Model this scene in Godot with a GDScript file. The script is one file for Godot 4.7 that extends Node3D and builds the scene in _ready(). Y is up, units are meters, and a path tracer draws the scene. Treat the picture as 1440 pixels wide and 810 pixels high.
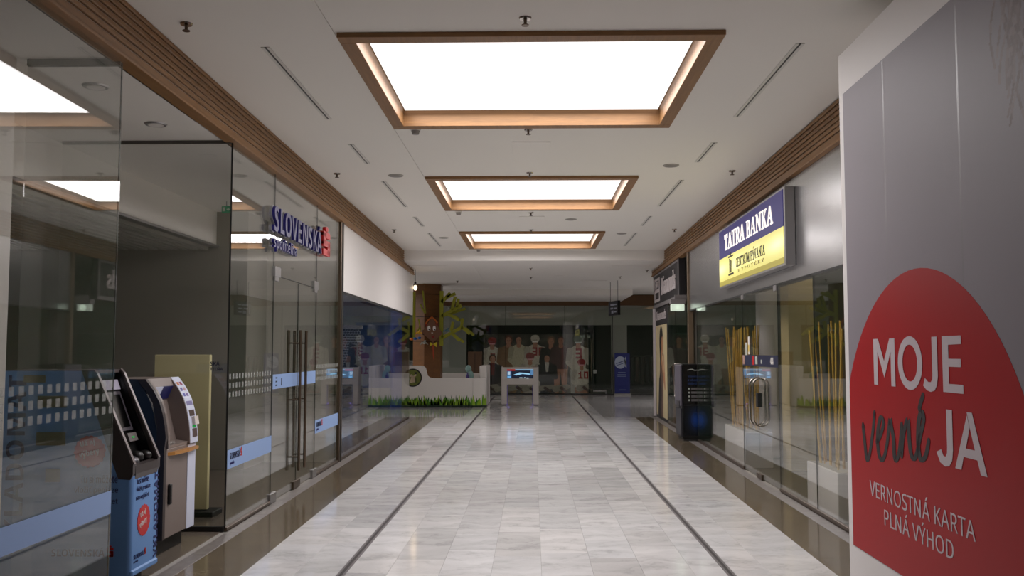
extends Node3D
# A closed shopping arcade. x right, y up, depth d goes along -z from the camera.
var used := {}
var org := Vector3.ZERO
var wall := 0            # 0 plain, 1 along the left shop line, 2 along the right shop line (both open out by one degree)
var M := {}
var sans: SystemFont
var sansb: SystemFont
var serif: SystemFont
var serifb: SystemFont
var rng := RandomNumberGenerator.new()

func wl(d: float) -> float: return -(2.75 + 0.0172 * (d - 8.5))
func wr(d: float) -> float: return 2.80 + 0.0168 * (d - 8.5)

func W(p: Vector3) -> Vector3:
	if wall == 1: p.x += wl(-p.z)
	elif wall == 2: p.x += wr(-p.z)
	return p - org

# ---------------------------------------------------------------- naming
func numbered(n: String) -> String:
	if not used.has(n):
		used[n] = 0
		return n
	used[n] += 1
	return "%s_%03d" % [n, used[n]]

func tag(o: Node, label: String, category: String, group := "", kind := "") -> Node:
	if label: o.set_meta("label", label)
	if category: o.set_meta("category", category)
	if group: o.set_meta("group", group)
	if kind: o.set_meta("kind", kind)
	return o

func thing(called: String, label: String, category: String, at := Vector3.ZERO, group := "", kind := "") -> Node3D:
	var o := Node3D.new()
	o.name = numbered(called)
	o.position = at
	add_child(o)
	org = at
	tag(o, label, category, group, kind)
	return o

func obj(called: String, st: SurfaceTool, mat: Material, parent: Node) -> MeshInstance3D:
	st.generate_normals()
	var o := MeshInstance3D.new()
	o.mesh = st.commit()
	o.material_override = null
	o.mesh.surface_set_material(0, mat)
	o.name = called
	parent.add_child(o, true)
	return o

func solo(called: String, st: SurfaceTool, mat: Material, label: String, category: String, group := "", kind := "") -> MeshInstance3D:
	var o := obj(numbered(called), st, mat, self)
	o.position = org
	tag(o, label, category, group, kind)
	return o

func V(x: float, y: float, d: float) -> Vector3: return Vector3(x, y, -d)

# ---------------------------------------------------------------- shapes
func mb() -> SurfaceTool:
	var st := SurfaceTool.new()
	st.begin(Mesh.PRIMITIVE_TRIANGLES)
	st.set_smooth_group(-1)
	return st

func uvof(p: Vector3, n: Vector3) -> Vector2:
	var a := n.abs()
	if a.y >= a.x and a.y >= a.z: return Vector2(p.z, p.x)
	if a.x >= a.z: return Vector2(p.z, p.y)
	return Vector2(p.x, p.y)

# a convex face, turned so that it looks away from the point c
func face(st: SurfaceTool, pts: Array, c: Vector3) -> void:
	var mid := Vector3.ZERO
	for p in pts: mid += p
	mid /= pts.size()
	var n: Vector3 = (pts[1] - pts[0]).cross(pts[2] - pts[0])
	if n.dot(mid - c) < 0.0:
		pts.reverse()
		n = -n
	for i in range(1, pts.size() - 1):
		for p in [pts[0], pts[i + 1], pts[i]]:
			st.set_uv(uvof(p + org, n))
			st.add_vertex(p)

func box(st: SurfaceTool, lo: Vector3, hi: Vector3, bev := 0.0) -> void:
	var a := lo.min(hi)
	var b := lo.max(hi)
	var c := (a + b) / 2.0
	var h := (b - a) / 2.0
	bev = minf(bev, minf(h.x, minf(h.y, h.z)) * 0.9)
	var cc := W(c)
	if bev <= 0.0:
		for ax in 3:
			for s in [-1.0, 1.0]:
				var f := []
				for q in [[-1, -1], [1, -1], [1, 1], [-1, 1]]:
					var v := Vector3.ZERO
					v[ax] = s * h[ax]
					v[(ax + 1) % 3] = q[0] * h[(ax + 1) % 3]
					v[(ax + 2) % 3] = q[1] * h[(ax + 2) % 3]
					f.append(W(c + v))
				face(st, f, cc)
		return
	var k := func(s: Vector3, ax: int) -> Vector3:
		var v := s * h
		for j in 3:
			if j != ax: v[j] -= s[j] * bev
		return W(c + v)
	for ax in 3:
		var u := (ax + 1) % 3
		var w := (ax + 2) % 3
		for s in [-1.0, 1.0]:
			var f := []
			for q in [[-1, -1], [1, -1], [1, 1], [-1, 1]]:
				var sg := Vector3.ZERO
				sg[ax] = s
				sg[u] = q[0]
				sg[w] = q[1]
				f.append(k.call(sg, ax))
			face(st, f, cc)
			for t in [-1.0, 1.0]:
				var p := Vector3.ZERO
				p[u] = s
				p[w] = t
				p[ax] = -1
				var q2 := p
				q2[ax] = 1
				face(st, [k.call(p, u), k.call(q2, u), k.call(q2, w), k.call(p, w)], cc)
	for sx in [-1.0, 1.0]:
		for sy in [-1.0, 1.0]:
			for sz in [-1.0, 1.0]:
				var sg := Vector3(sx, sy, sz)
				face(st, [k.call(sg, 0), k.call(sg, 1), k.call(sg, 2)], cc)

# a box given as x range, y range, d range
func bx(st: SurfaceTool, x0: float, x1: float, y0: float, y1: float, d0: float, d1: float, bev := 0.0) -> void:
	box(st, V(x0, y0, d0), V(x1, y1, d1), bev)

func tri(st: SurfaceTool, a: Vector3, b: Vector3, c: Vector3, flip: bool) -> void:   # counter-clockwise from outside unless flip
	var n := (b - a).cross(c - a)
	for p in ([a, b, c] if flip else [a, c, b]):
		st.set_uv(uvof(p + org, n))
		st.add_vertex(p)

# polygon (in ex, ey from o) pushed along ez
func extrude(st: SurfaceTool, poly: PackedVector2Array, o: Vector3, ex: Vector3, ey: Vector3, ez: Vector3, smooth := false) -> void:
	if Geometry2D.is_polygon_clockwise(poly): poly.reverse()
	var flip := ex.cross(ey).dot(ez) < 0.0
	var idx := Geometry2D.triangulate_polygon(poly)
	var P := func(p: Vector2, z: float) -> Vector3: return W(o + ex * p.x + ey * p.y + ez * z)
	for i in range(0, idx.size(), 3):
		var a := poly[idx[i]]
		var b := poly[idx[i + 1]]
		var c := poly[idx[i + 2]]
		if (b - a).cross(c - a) < 0.0:
			var t := b
			b = c
			c = t
		tri(st, P.call(a, 1.0), P.call(b, 1.0), P.call(c, 1.0), flip)
		tri(st, P.call(a, 0.0), P.call(c, 0.0), P.call(b, 0.0), flip)
	if smooth: st.set_smooth_group(1)
	for i in poly.size():
		var a := poly[i]
		var b := poly[(i + 1) % poly.size()]
		tri(st, P.call(a, 0.0), P.call(b, 0.0), P.call(b, 1.0), flip)
		tri(st, P.call(a, 0.0), P.call(b, 1.0), P.call(a, 1.0), flip)
	st.set_smooth_group(-1)

func frame_of(dir: Vector3) -> Array:
	var u := dir.cross(Vector3.UP if absf(dir.y) < 0.9 else Vector3.RIGHT).normalized()
	return [u, dir.cross(u).normalized()]

func cyl(st: SurfaceTool, p0: Vector3, p1: Vector3, r0: float, r1: float, n := 16, caps := true) -> void:
	var dir := (p1 - p0).normalized()
	var f := frame_of(dir)
	var ring := func(i: int, p: Vector3, r: float) -> Vector3:
		var a := TAU * i / n
		return W(p + (f[0] * cos(a) + f[1] * sin(a)) * r)
	var mid := W((p0 + p1) / 2.0)
	st.set_smooth_group(2)
	for i in n:
		if r0 > 0.0001 and r1 > 0.0001:
			face(st, [ring.call(i, p0, r0), ring.call(i + 1, p0, r0), ring.call(i + 1, p1, r1), ring.call(i, p1, r1)], mid)
		elif r1 > 0.0001:
			face(st, [W(p0), ring.call(i + 1, p1, r1), ring.call(i, p1, r1)], mid)
		else:
			face(st, [ring.call(i, p0, r0), ring.call(i + 1, p0, r0), W(p1)], mid)
	st.set_smooth_group(-1)
	if caps:
		for e in [[p0, r0], [p1, r1]]:
			if e[1] > 0.0001:
				var pts := []
				for i in n: pts.append(ring.call(i, e[0], e[1]))
				face(st, pts, mid)

func tube(st: SurfaceTool, pts: Array, r: float, n := 10, closed := false) -> void:
	var m := pts.size()
	var rings := []
	for i in m:
		var a: Vector3 = pts[(i - 1 + m) % m] if closed or i > 0 else pts[i]
		var b: Vector3 = pts[(i + 1) % m] if closed or i < m - 1 else pts[i]
		var f := frame_of((b - a).normalized())
		var rg := []
		for k in n:
			var t := TAU * k / n
			rg.append(W(pts[i] + (f[0] * cos(t) + f[1] * sin(t)) * r))
		rings.append(rg)
	st.set_smooth_group(3)
	for i in (m if closed else m - 1):
		var c := (W(pts[i]) + W(pts[(i + 1) % m])) / 2.0
		var ra: Array = rings[i]
		var rb: Array = rings[(i + 1) % m]
		var off := 0
		var best := 1e9
		for k in n:
			var dd: float = ra[0].distance_to(rb[k])
			if dd < best:
				best = dd
				off = k
		var dirn := 1 if ra[1].distance_to(rb[(off + 1) % n]) <= ra[1].distance_to(rb[(off - 1 + n) % n]) else -1
		for k in n:
			face(st, [ra[k], ra[(k + 1) % n], rb[(off + dirn * (k + 1) + n * 2) % n], rb[(off + dirn * k + n * 2) % n]], c)
	st.set_smooth_group(-1)
	if not closed:
		face(st, rings[0].duplicate(), W(pts[1]))
		face(st, rings[m - 1].duplicate(), W(pts[m - 2]))

func ball(st: SurfaceTool, c: Vector3, r: Vector3, n := 12, m := 8) -> void:
	st.set_smooth_group(4)
	var P := func(i: int, j: int) -> Vector3:
		var a := TAU * i / n
		var b := PI * j / m
		return W(c + Vector3(r.x * sin(b) * cos(a), r.y * cos(b), r.z * sin(b) * sin(a)))
	var cc := W(c)
	for j in m:
		for i in n:
			if j == 0: face(st, [P.call(0, 0), P.call(i, 1), P.call(i + 1, 1)], cc)
			elif j == m - 1: face(st, [P.call(i, j), P.call(i + 1, j), P.call(0, m)], cc)
			else: face(st, [P.call(i, j), P.call(i + 1, j), P.call(i + 1, j + 1), P.call(i, j + 1)], cc)
	st.set_smooth_group(-1)

func round_rect(w: float, h: float, r: float, n := 5) -> PackedVector2Array:   # from (0,0) to (w,h)
	var out := PackedVector2Array()
	for q in [[w - r, h - r, 0.0], [r, h - r, 90.0], [r, r, 180.0], [w - r, r, 270.0]]:
		for i in n + 1:
			var a := deg_to_rad(q[2] + 90.0 * i / n)
			out.append(Vector2(q[0] + r * cos(a), q[1] + r * sin(a)))
	return out

func circle_poly(cx: float, cy: float, rx: float, ry: float, n := 32) -> PackedVector2Array:
	var out := PackedVector2Array()
	for i in n: out.append(Vector2(cx + rx * cos(TAU * i / n), cy + ry * sin(TAU * i / n)))
	return out

# a flat pen stroke of the given width in the plane ex, ey
func stroke(st: SurfaceTool, raw: Array, wide: float, o: Vector3, ex: Vector3, ey: Vector3, ez: Vector3, thin := 0.6) -> void:
	var pts := []
	for i in raw.size() - 1:
		var p0: Vector2 = raw[maxi(i - 1, 0)]
		var p1: Vector2 = raw[i]
		var p2: Vector2 = raw[i + 1]
		var p3: Vector2 = raw[mini(i + 2, raw.size() - 1)]
		for k in 6: pts.append(p1.cubic_interpolate(p2, p0, p3, k / 6.0))
	pts.append(raw[-1])
	var left := []
	var right := []
	for i in pts.size():
		var t: Vector2 = (pts[mini(i + 1, pts.size() - 1)] - pts[maxi(i - 1, 0)]).normalized()
		var n := Vector2(-t.y, t.x)
		var up := absf(t.y)
		var w := wide * 0.5 * lerpf(thin, 1.0, up * (0.7 if t.y > 0.0 else 1.0))
		left.append(pts[i] + n * w)
		right.append(pts[i] - n * w)
	for i in pts.size() - 1:
		var q := PackedVector2Array([left[i], left[i + 1], right[i + 1], right[i]])
		if Geometry2D.triangulate_polygon(q).size() == 6:
			extrude(st, q, o, ex, ey, ez)
	for e in [0, pts.size() - 1]:
		extrude(st, circle_poly(pts[e].x, pts[e].y, wide * 0.4, wide * 0.4, 10), o, ex, ey, ez)

# ---------------------------------------------------------------- lettering
func text(parent: Node3D, called: String, s: String, font: Font, mat: Material, o: Vector3, r: Vector3, u: Vector3, w: float, h: float, depth := 0.003, step := 2.0) -> MeshInstance3D:
	var tm := TextMesh.new()
	tm.text = s
	tm.font = font
	tm.font_size = 64
	tm.pixel_size = 0.01
	tm.depth = 0.1
	tm.curve_step = step
	tm.material = mat
	var ab := tm.get_aabb()
	var n := r.cross(u).normalized()
	var b := Basis(r * (w / ab.size.x), u * (h / ab.size.y), n * (depth / 0.1))
	var mi := MeshInstance3D.new()
	mi.mesh = tm
	mi.name = called
	mi.transform = Transform3D(b, W(o) - b * ab.position)
	parent.add_child(mi, true)
	return mi

# the bank's red mark: a rounded S of three bars with a dot above
func bank_mark(st: SurfaceTool, o: Vector3, ex: Vector3, ey: Vector3, ez: Vector3, w: float, h: float) -> void:
	var b := h * 0.20
	var top := h * 0.80
	extrude(st, circle_poly(w * 0.5, h * 0.91, w * 0.2, h * 0.09, 16), o, ex, ey, ez)
	for y in [0.0, top * 0.5 - b * 0.5, top - b]:
		var q := PackedVector2Array()
		for p in round_rect(w, b * 1.05, b * 0.3, 3): q.append(p + Vector2(0, y))
		extrude(st, q, o, ex, ey, ez)
	for q in [[0.0, top * 0.5 - b * 0.5, top], [w * 0.62, 0.0, top * 0.5 + b * 0.5]]:
		extrude(st, PackedVector2Array([Vector2(q[0], q[1] + b * 0.15), Vector2(q[0] + w * 0.38, q[1] + b * 0.15), Vector2(q[0] + w * 0.38, q[2] - b * 0.2), Vector2(q[0], q[2] - b * 0.2)]), o, ex, ey, ez)

# ---------------------------------------------------------------- pictures (flat print and grain only)
func fill_poly(im: Image, pts: PackedVector2Array, c: Color) -> void:
	var lo := 1e9
	var hi := -1e9
	for p in pts:
		lo = minf(lo, p.y)
		hi = maxf(hi, p.y)
	for y in range(maxi(0, int(lo)), mini(im.get_height() - 1, int(hi)) + 1):
		var xs := []
		for i in pts.size():
			var a := pts[i]
			var b := pts[(i + 1) % pts.size()]
			var yy := y + 0.5
			if (a.y <= yy) != (b.y <= yy):
				xs.append(a.x + (yy - a.y) / (b.y - a.y) * (b.x - a.x))
		xs.sort()
		for i in range(0, xs.size() - 1, 2):
			var x0 := clampi(int(xs[i]), 0, im.get_width())
			var x1 := clampi(int(xs[i + 1]) + 1, 0, im.get_width())
			if x1 > x0: im.fill_rect(Rect2i(x0, y, x1 - x0, 1), c)

func fill_ell(im: Image, cx: float, cy: float, rx: float, ry: float, c: Color) -> void:
	fill_poly(im, circle_poly(cx, cy, rx, ry, 24), c)

func limb(im: Image, a: Vector2, b: Vector2, ra: float, rb: float, c: Color) -> void:
	var n: Vector2 = (b - a).normalized().orthogonal()
	fill_poly(im, PackedVector2Array([a + n * ra, b + n * rb, b - n * rb, a - n * ra]), c)
	fill_ell(im, a.x, a.y, ra, ra, c)
	fill_ell(im, b.x, b.y, rb, rb, c)

const DIG := {"0": [7, 5, 5, 5, 7], "1": [2, 6, 2, 2, 7], "3": [7, 1, 7, 1, 7], "6": [7, 4, 7, 5, 7], "8": [7, 5, 7, 5, 7], "5": [7, 4, 7, 1, 7]}
func digits(im: Image, s: String, x: float, y: float, k: float, c: Color) -> void:
	for ch in s:
		for r in 5:
			for q in 3:
				if DIG[ch][r] & (4 >> q): im.fill_rect(Rect2i(int(x + q * k), int(y + r * k), int(ceil(k)), int(ceil(k))), c)
		x += k * 3.8

func noise_of(sd: int, f: float, oct := 4) -> FastNoiseLite:
	var n := FastNoiseLite.new()
	n.seed = sd
	n.frequency = f
	n.noise_type = FastNoiseLite.TYPE_SIMPLEX_SMOOTH
	n.fractal_octaves = oct
	return n

func tex(w: int, h: int, f: Callable) -> ImageTexture:
	var im := Image.create_empty(w, h, false, Image.FORMAT_RGB8)
	for y in h:
		for x in w: im.set_pixel(x, y, f.call(x, y))
	return ImageTexture.create_from_image(im)

func mat(c: Color, rough := 0.6, metal := 0.0, spec := 0.5) -> StandardMaterial3D:
	var m := StandardMaterial3D.new()
	m.albedo_color = c
	m.roughness = rough
	m.metallic = metal
	m.metallic_specular = spec
	return m

func glow(c: Color, e: float) -> StandardMaterial3D:
	var m := mat(c.darkened(0.3), 0.5)
	m.emission_enabled = true
	m.emission = c
	m.emission_energy_multiplier = e
	return m

func textured(t: Texture2D, scale: Vector3, rough: float, metal := 0.0) -> StandardMaterial3D:
	var m := mat(Color.WHITE, rough, metal)
	m.albedo_texture = t
	m.uv1_scale = scale
	return m

func glass(c: Color, a: float) -> StandardMaterial3D:
	var m := mat(Color(c, a), 0.0)
	m.transparency = BaseMaterial3D.TRANSPARENCY_ALPHA
	return m

func print_mat(im: Image, rough := 0.6) -> StandardMaterial3D:
	var m := mat(Color.WHITE, rough)
	m.albedo_texture = ImageTexture.create_from_image(im)
	m.texture_repeat = false
	return m

# a flat sheet with its print: o is its lower left corner, u to the right, v up
func sheet(st: SurfaceTool, o: Vector3, r: Vector3, u: Vector3, thick := 0.004) -> void:
	var n := r.cross(u).normalized() * thick
	var f := [W(o + n), W(o + r + n), W(o + r + u + n), W(o + u + n)]
	var b := [W(o), W(o + r), W(o + r + u), W(o + u)]
	var uv := [Vector2(0, 1), Vector2(1, 1), Vector2(1, 0), Vector2(0, 0)]
	for i in [0, 2, 1, 0, 3, 2]:
		st.set_uv(uv[i])
		st.add_vertex(f[i])
	for i in [0, 1, 2, 0, 2, 3]:
		st.set_uv(uv[i])
		st.add_vertex(b[i])
	for i in 4:
		var j := (i + 1) % 4
		for e in [[f[i], 0], [f[j], 1], [b[j], 1], [f[i], 0], [b[j], 1], [b[i], 0]]:
			st.set_uv(uv[i] if e[1] == 0 else uv[j])
			st.add_vertex(e[0])

func materials() -> void:
	var n1 := noise_of(3, 0.006, 5)
	var n2 := noise_of(8, 0.02, 4)
	var n3 := noise_of(21, 0.15, 3)
	# polished white marble: grey clouds and veins drawn out across the lane
	var marble := tex(1024, 1024, func(x, y):
		var wob := n1.get_noise_2d(x, y) * 60.0
		var cloud := n1.get_noise_2d((x + wob) * 1.6, (y + wob) * 0.45)
		var v: float = absf(n2.get_noise_2d((x + wob * 1.5) * 0.55, (y + wob) * 0.22))
		var vein := exp(-v * 12.0) * 0.6 + exp(-absf(n1.get_noise_2d((x - wob) * 2.4 + 900.0, y * 0.8 + 40.0)) * 26.0) * 0.45
		var c := 0.93 + cloud * 0.07 - vein * 0.12 * clampf(0.40 - cloud * 2.2, 0.0, 1.0) + n3.get_noise_2d(x, y) * 0.010
		return Color(c, c * 0.992, c * 0.998))
	M.marble = textured(marble, Vector3(0.55, 0.55, 1), 0.10)
	M.marble.vertex_color_use_as_albedo = true
	var granite := tex(512, 512, func(x, y):
		var c := 0.44 + n1.get_noise_2d(x * 1.5, y * 1.5) * 0.06 + n3.get_noise_2d(x * 3.0, y * 3.0) * 0.10 + n2.get_noise_2d(x * 2.0, y * 2.0) * 0.05
		return Color(c, c * 0.89, c * 0.74))
	M.granite = textured(granite, Vector3(0.9, 0.9, 1), 0.12)
	M.granite.vertex_color_use_as_albedo = true
	var pale := tex(256, 256, func(x, y):
		var c := 0.50 + n3.get_noise_2d(x * 2.0, y * 2.0) * 0.08 + n2.get_noise_2d(x, y) * 0.06
		return Color(c, c * 0.95, c * 0.93))
	M.kerb = textured(pale, Vector3(1.5, 1.5, 1), 0.35)
	var wood := tex(1024, 256, func(x, y):
		var g := n2.get_noise_2d(x * 0.12, y * 3.0)
		var f := n3.get_noise_2d(x * 0.1, y * 2.5)
		var c := 0.575 + g * 0.055 + f * 0.045
		return Color(c * 0.96, c * 0.69, c * 0.41))
	M.wood = textured(wood, Vector3(0.4, 1.2, 1), 0.5)
	M.wood_dark = M.wood.duplicate()
	M.wood_dark.albedo_color = Color(0.68, 0.66, 0.6)
	M.wood_gap = mat(Color(0.10, 0.06, 0.04), 0.8)
	M.wood_across = M.wood.duplicate()
	M.wood_clad = textured(wood, Vector3(0.9, 0.35, 1), 0.45)
	M.wood_clad.albedo_color = Color(0.80, 0.72, 0.58)
	var steel := tex(512, 256, func(x, y):
		var c := 0.66 + n3.get_noise_2d(x * 0.05, y * 6.0) * 0.06 + n1.get_noise_2d(x, y) * 0.03
		return Color(c, c, c * 1.01))
	M.steel = textured(steel, Vector3(0.5, 1.0, 1), 0.27, 0.85)
	M.plaster = mat(Color(0.925, 0.91, 0.88), 0.9)
	M.plaster_far = mat(Color(0.92, 0.905, 0.885), 0.9)
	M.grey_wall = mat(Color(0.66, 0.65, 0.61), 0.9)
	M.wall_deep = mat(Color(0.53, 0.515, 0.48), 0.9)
	M.board_white = mat(Color(0.90, 0.88, 0.87), 0.55)
	M.white = mat(Color(0.92, 0.90, 0.88), 0.4)
	M.black = mat(Color(0.03, 0.03, 0.033), 0.4)
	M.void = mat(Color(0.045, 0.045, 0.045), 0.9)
	M.rubber = mat(Color(0.10, 0.095, 0.09), 0.6)
	M.groove = mat(Color(0.48, 0.46, 0.47), 0.45, 0.3)
	M.groove_dark = mat(Color(0.20, 0.18, 0.185), 0.5)
	M.chrome = mat(Color(0.72, 0.69, 0.66), 0.22, 1.0)
	M.bronze = mat(Color(0.42, 0.36, 0.31), 0.35, 0.9)
	M.alu = mat(Color(0.63, 0.62, 0.62), 0.4, 0.8)
	M.glass = glass(Color(0.22, 0.34, 0.25), 0.065)
	M.glass_blue = glass(Color(0.13, 0.27, 0.44), 0.13)
	M.glass_film = glass(Color(0.10, 0.26, 0.62), 0.24)
	M.edge = glass(Color(0.10, 0.16, 0.14), 0.6)
	M.sky = mat(Color(0.56, 0.67, 0.86), 0.5)
	M.navy = mat(Color(0.14, 0.13, 0.42), 0.35)
	M.red = mat(Color(0.80, 0.10, 0.12), 0.4)
	M.ink = mat(Color(0.10, 0.12, 0.24), 0.6)
	M.dot = mat(Color(0.72, 0.73, 0.70), 0.6)
	M.film = mat(Color(0.72, 0.73, 0.72, 0.30), 0.6)
	M.film.transparency = BaseMaterial3D.TRANSPARENCY_ALPHA
	M.green_led = glow(Color(0.10, 0.75, 0.32), 0.35)

func _ready() -> void:
	rng.seed = 5
	var cam := Camera3D.new()
	cam.name = "camera"
	add_child(cam)
	cam.position = Vector3(0, 1.6, 0)
	cam.rotation = Vector3(deg_to_rad(3.8498), deg_to_rad(1.2678), 0)
	cam.fov = 33.872
	cam.near = 0.05
	cam.far = 100.0
	cam.current = true
	var we := WorldEnvironment.new()
	we.name = "environment"
	var e := Environment.new()
	e.background_mode = Environment.BG_COLOR
	e.background_color = Color(0.0, 0.0, 0.0)
	e.tonemap_mode = Environment.TONE_MAPPER_LINEAR
	e.tonemap_exposure = 0.98
	e.sdfgi_enabled = true
	e.ssao_enabled = true
	e.ssil_enabled = true
	we.environment = e
	add_child(we)
	# three lit squares over the arcade and one in each side passage
	var LP := [[-0.015, 8.08, 12.0], [-0.015, 13.70, 12.0], [-0.015, 19.42, 12.5], [-7.0, 29.2, 17.0], [6.2, 29.2, 13.0]]
	for k in 5:
		var al := AreaLight3D.new()
		al.name = "skylight_lamp" if k == 0 else "skylight_lamp_%03d" % k
		al.area_size = Vector2(2.4, 2.4)
		al.position = V(LP[k][0], 3.985 if k < 3 else 3.64, LP[k][1])
		al.rotation = Vector3(-PI / 2, 0, 0)
		al.light_energy = LP[k][2]
		al.light_color = Color(1.0, 0.985, 0.985)
		al.shadow_enabled = true
		al.area_range = 60.0
		add_child(al)
	sans = font_of("Droid Sans", 400)
	sansb = font_of("Droid Sans", 700)
	serif = font_of("Droid Serif", 400)
	serifb = font_of("Droid Serif", 700)
	materials()
	build_floor()
	build_shell()
	build_ceiling()
	build_trims()
	build_skylights()
	build_left_bank_glass()
	build_left_shop()
	build_right_bank()
	bank_lamp()
	build_right_jeweller()
	build_back()
	build_hoarding()
	build_atms()
	build_kiosk()
	build_counter()
	build_tree()
	build_vending()
	build_small()

func font_of(n: String, w: int) -> SystemFont:
	var f := SystemFont.new()
	f.font_names = PackedStringArray([n])
	f.font_weight = w
	return f

# ================================================================ the setting
func tile(st: SurfaceTool, a0: float, a1: float, b0: float, b1: float, d0: float, d1: float, tint: Color) -> void:   # left edge a0..a1, right edge b0..b1 between d0 and d1; uv kept inside the texture
	var k := 0.5
	var s := Vector2((d1 - d0) * k, (maxf(b0, b1) - minf(a0, a1)) * k)
	var o := Vector2(rng.randf() * maxf(0.0, 1.0 - s.x), rng.randf() * maxf(0.0, 1.0 - s.y))
	var g := 0.0005
	var c := 0.0010
	var y := rng.randf_range(-0.0002, 0.0002)
	var low := [V(a0 + g, -0.012, d0 + g), V(b0 - g, -0.012, d0 + g), V(b1 - g, -0.012, d1 - g), V(a1 + g, -0.012, d1 - g)]
	var mid := [V(a0 + g, y - c, d0 + g), V(b0 - g, y - c, d0 + g), V(b1 - g, y - c, d1 - g), V(a1 + g, y - c, d1 - g)]
	var top := [V(a0 + g + c, y, d0 + g + c), V(b0 - g - c, y, d0 + g + c), V(b1 - g - c, y, d1 - g - c), V(a1 + g + c, y, d1 - g - c)]
	var cen := V((a0 + b1) / 2, -0.1, (d0 + d1) / 2) - org
	var put := func(f: Array) -> void:
		var pts := []
		for p in f: pts.append(p - org)
		var n: Vector3 = (pts[1] - pts[0]).cross(pts[2] - pts[0])
		if n.dot((pts[0] + pts[2]) / 2.0 - cen) < 0.0: pts.reverse()
		for i in [0, 2, 1, 0, 3, 2]:
			var q: Vector3 = pts[i] + org
			st.set_color(tint)
			st.set_uv(o + Vector2(-q.z - d0, q.x - minf(a0, a1)) * k)
			st.add_vertex(pts[i])
	put.call(top)
	for i in 4:
		var j := (i + 1) % 4
		put.call([top[i], top[j], mid[j], mid[i]])
		put.call([mid[i], mid[j], low[j], low[i]])

func le(d: float) -> float: return -(2.10 + 0.0172 * (d - 7.0))
func re(d: float) -> float: return 2.18 + 0.0190 * (d - 7.0)

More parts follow.
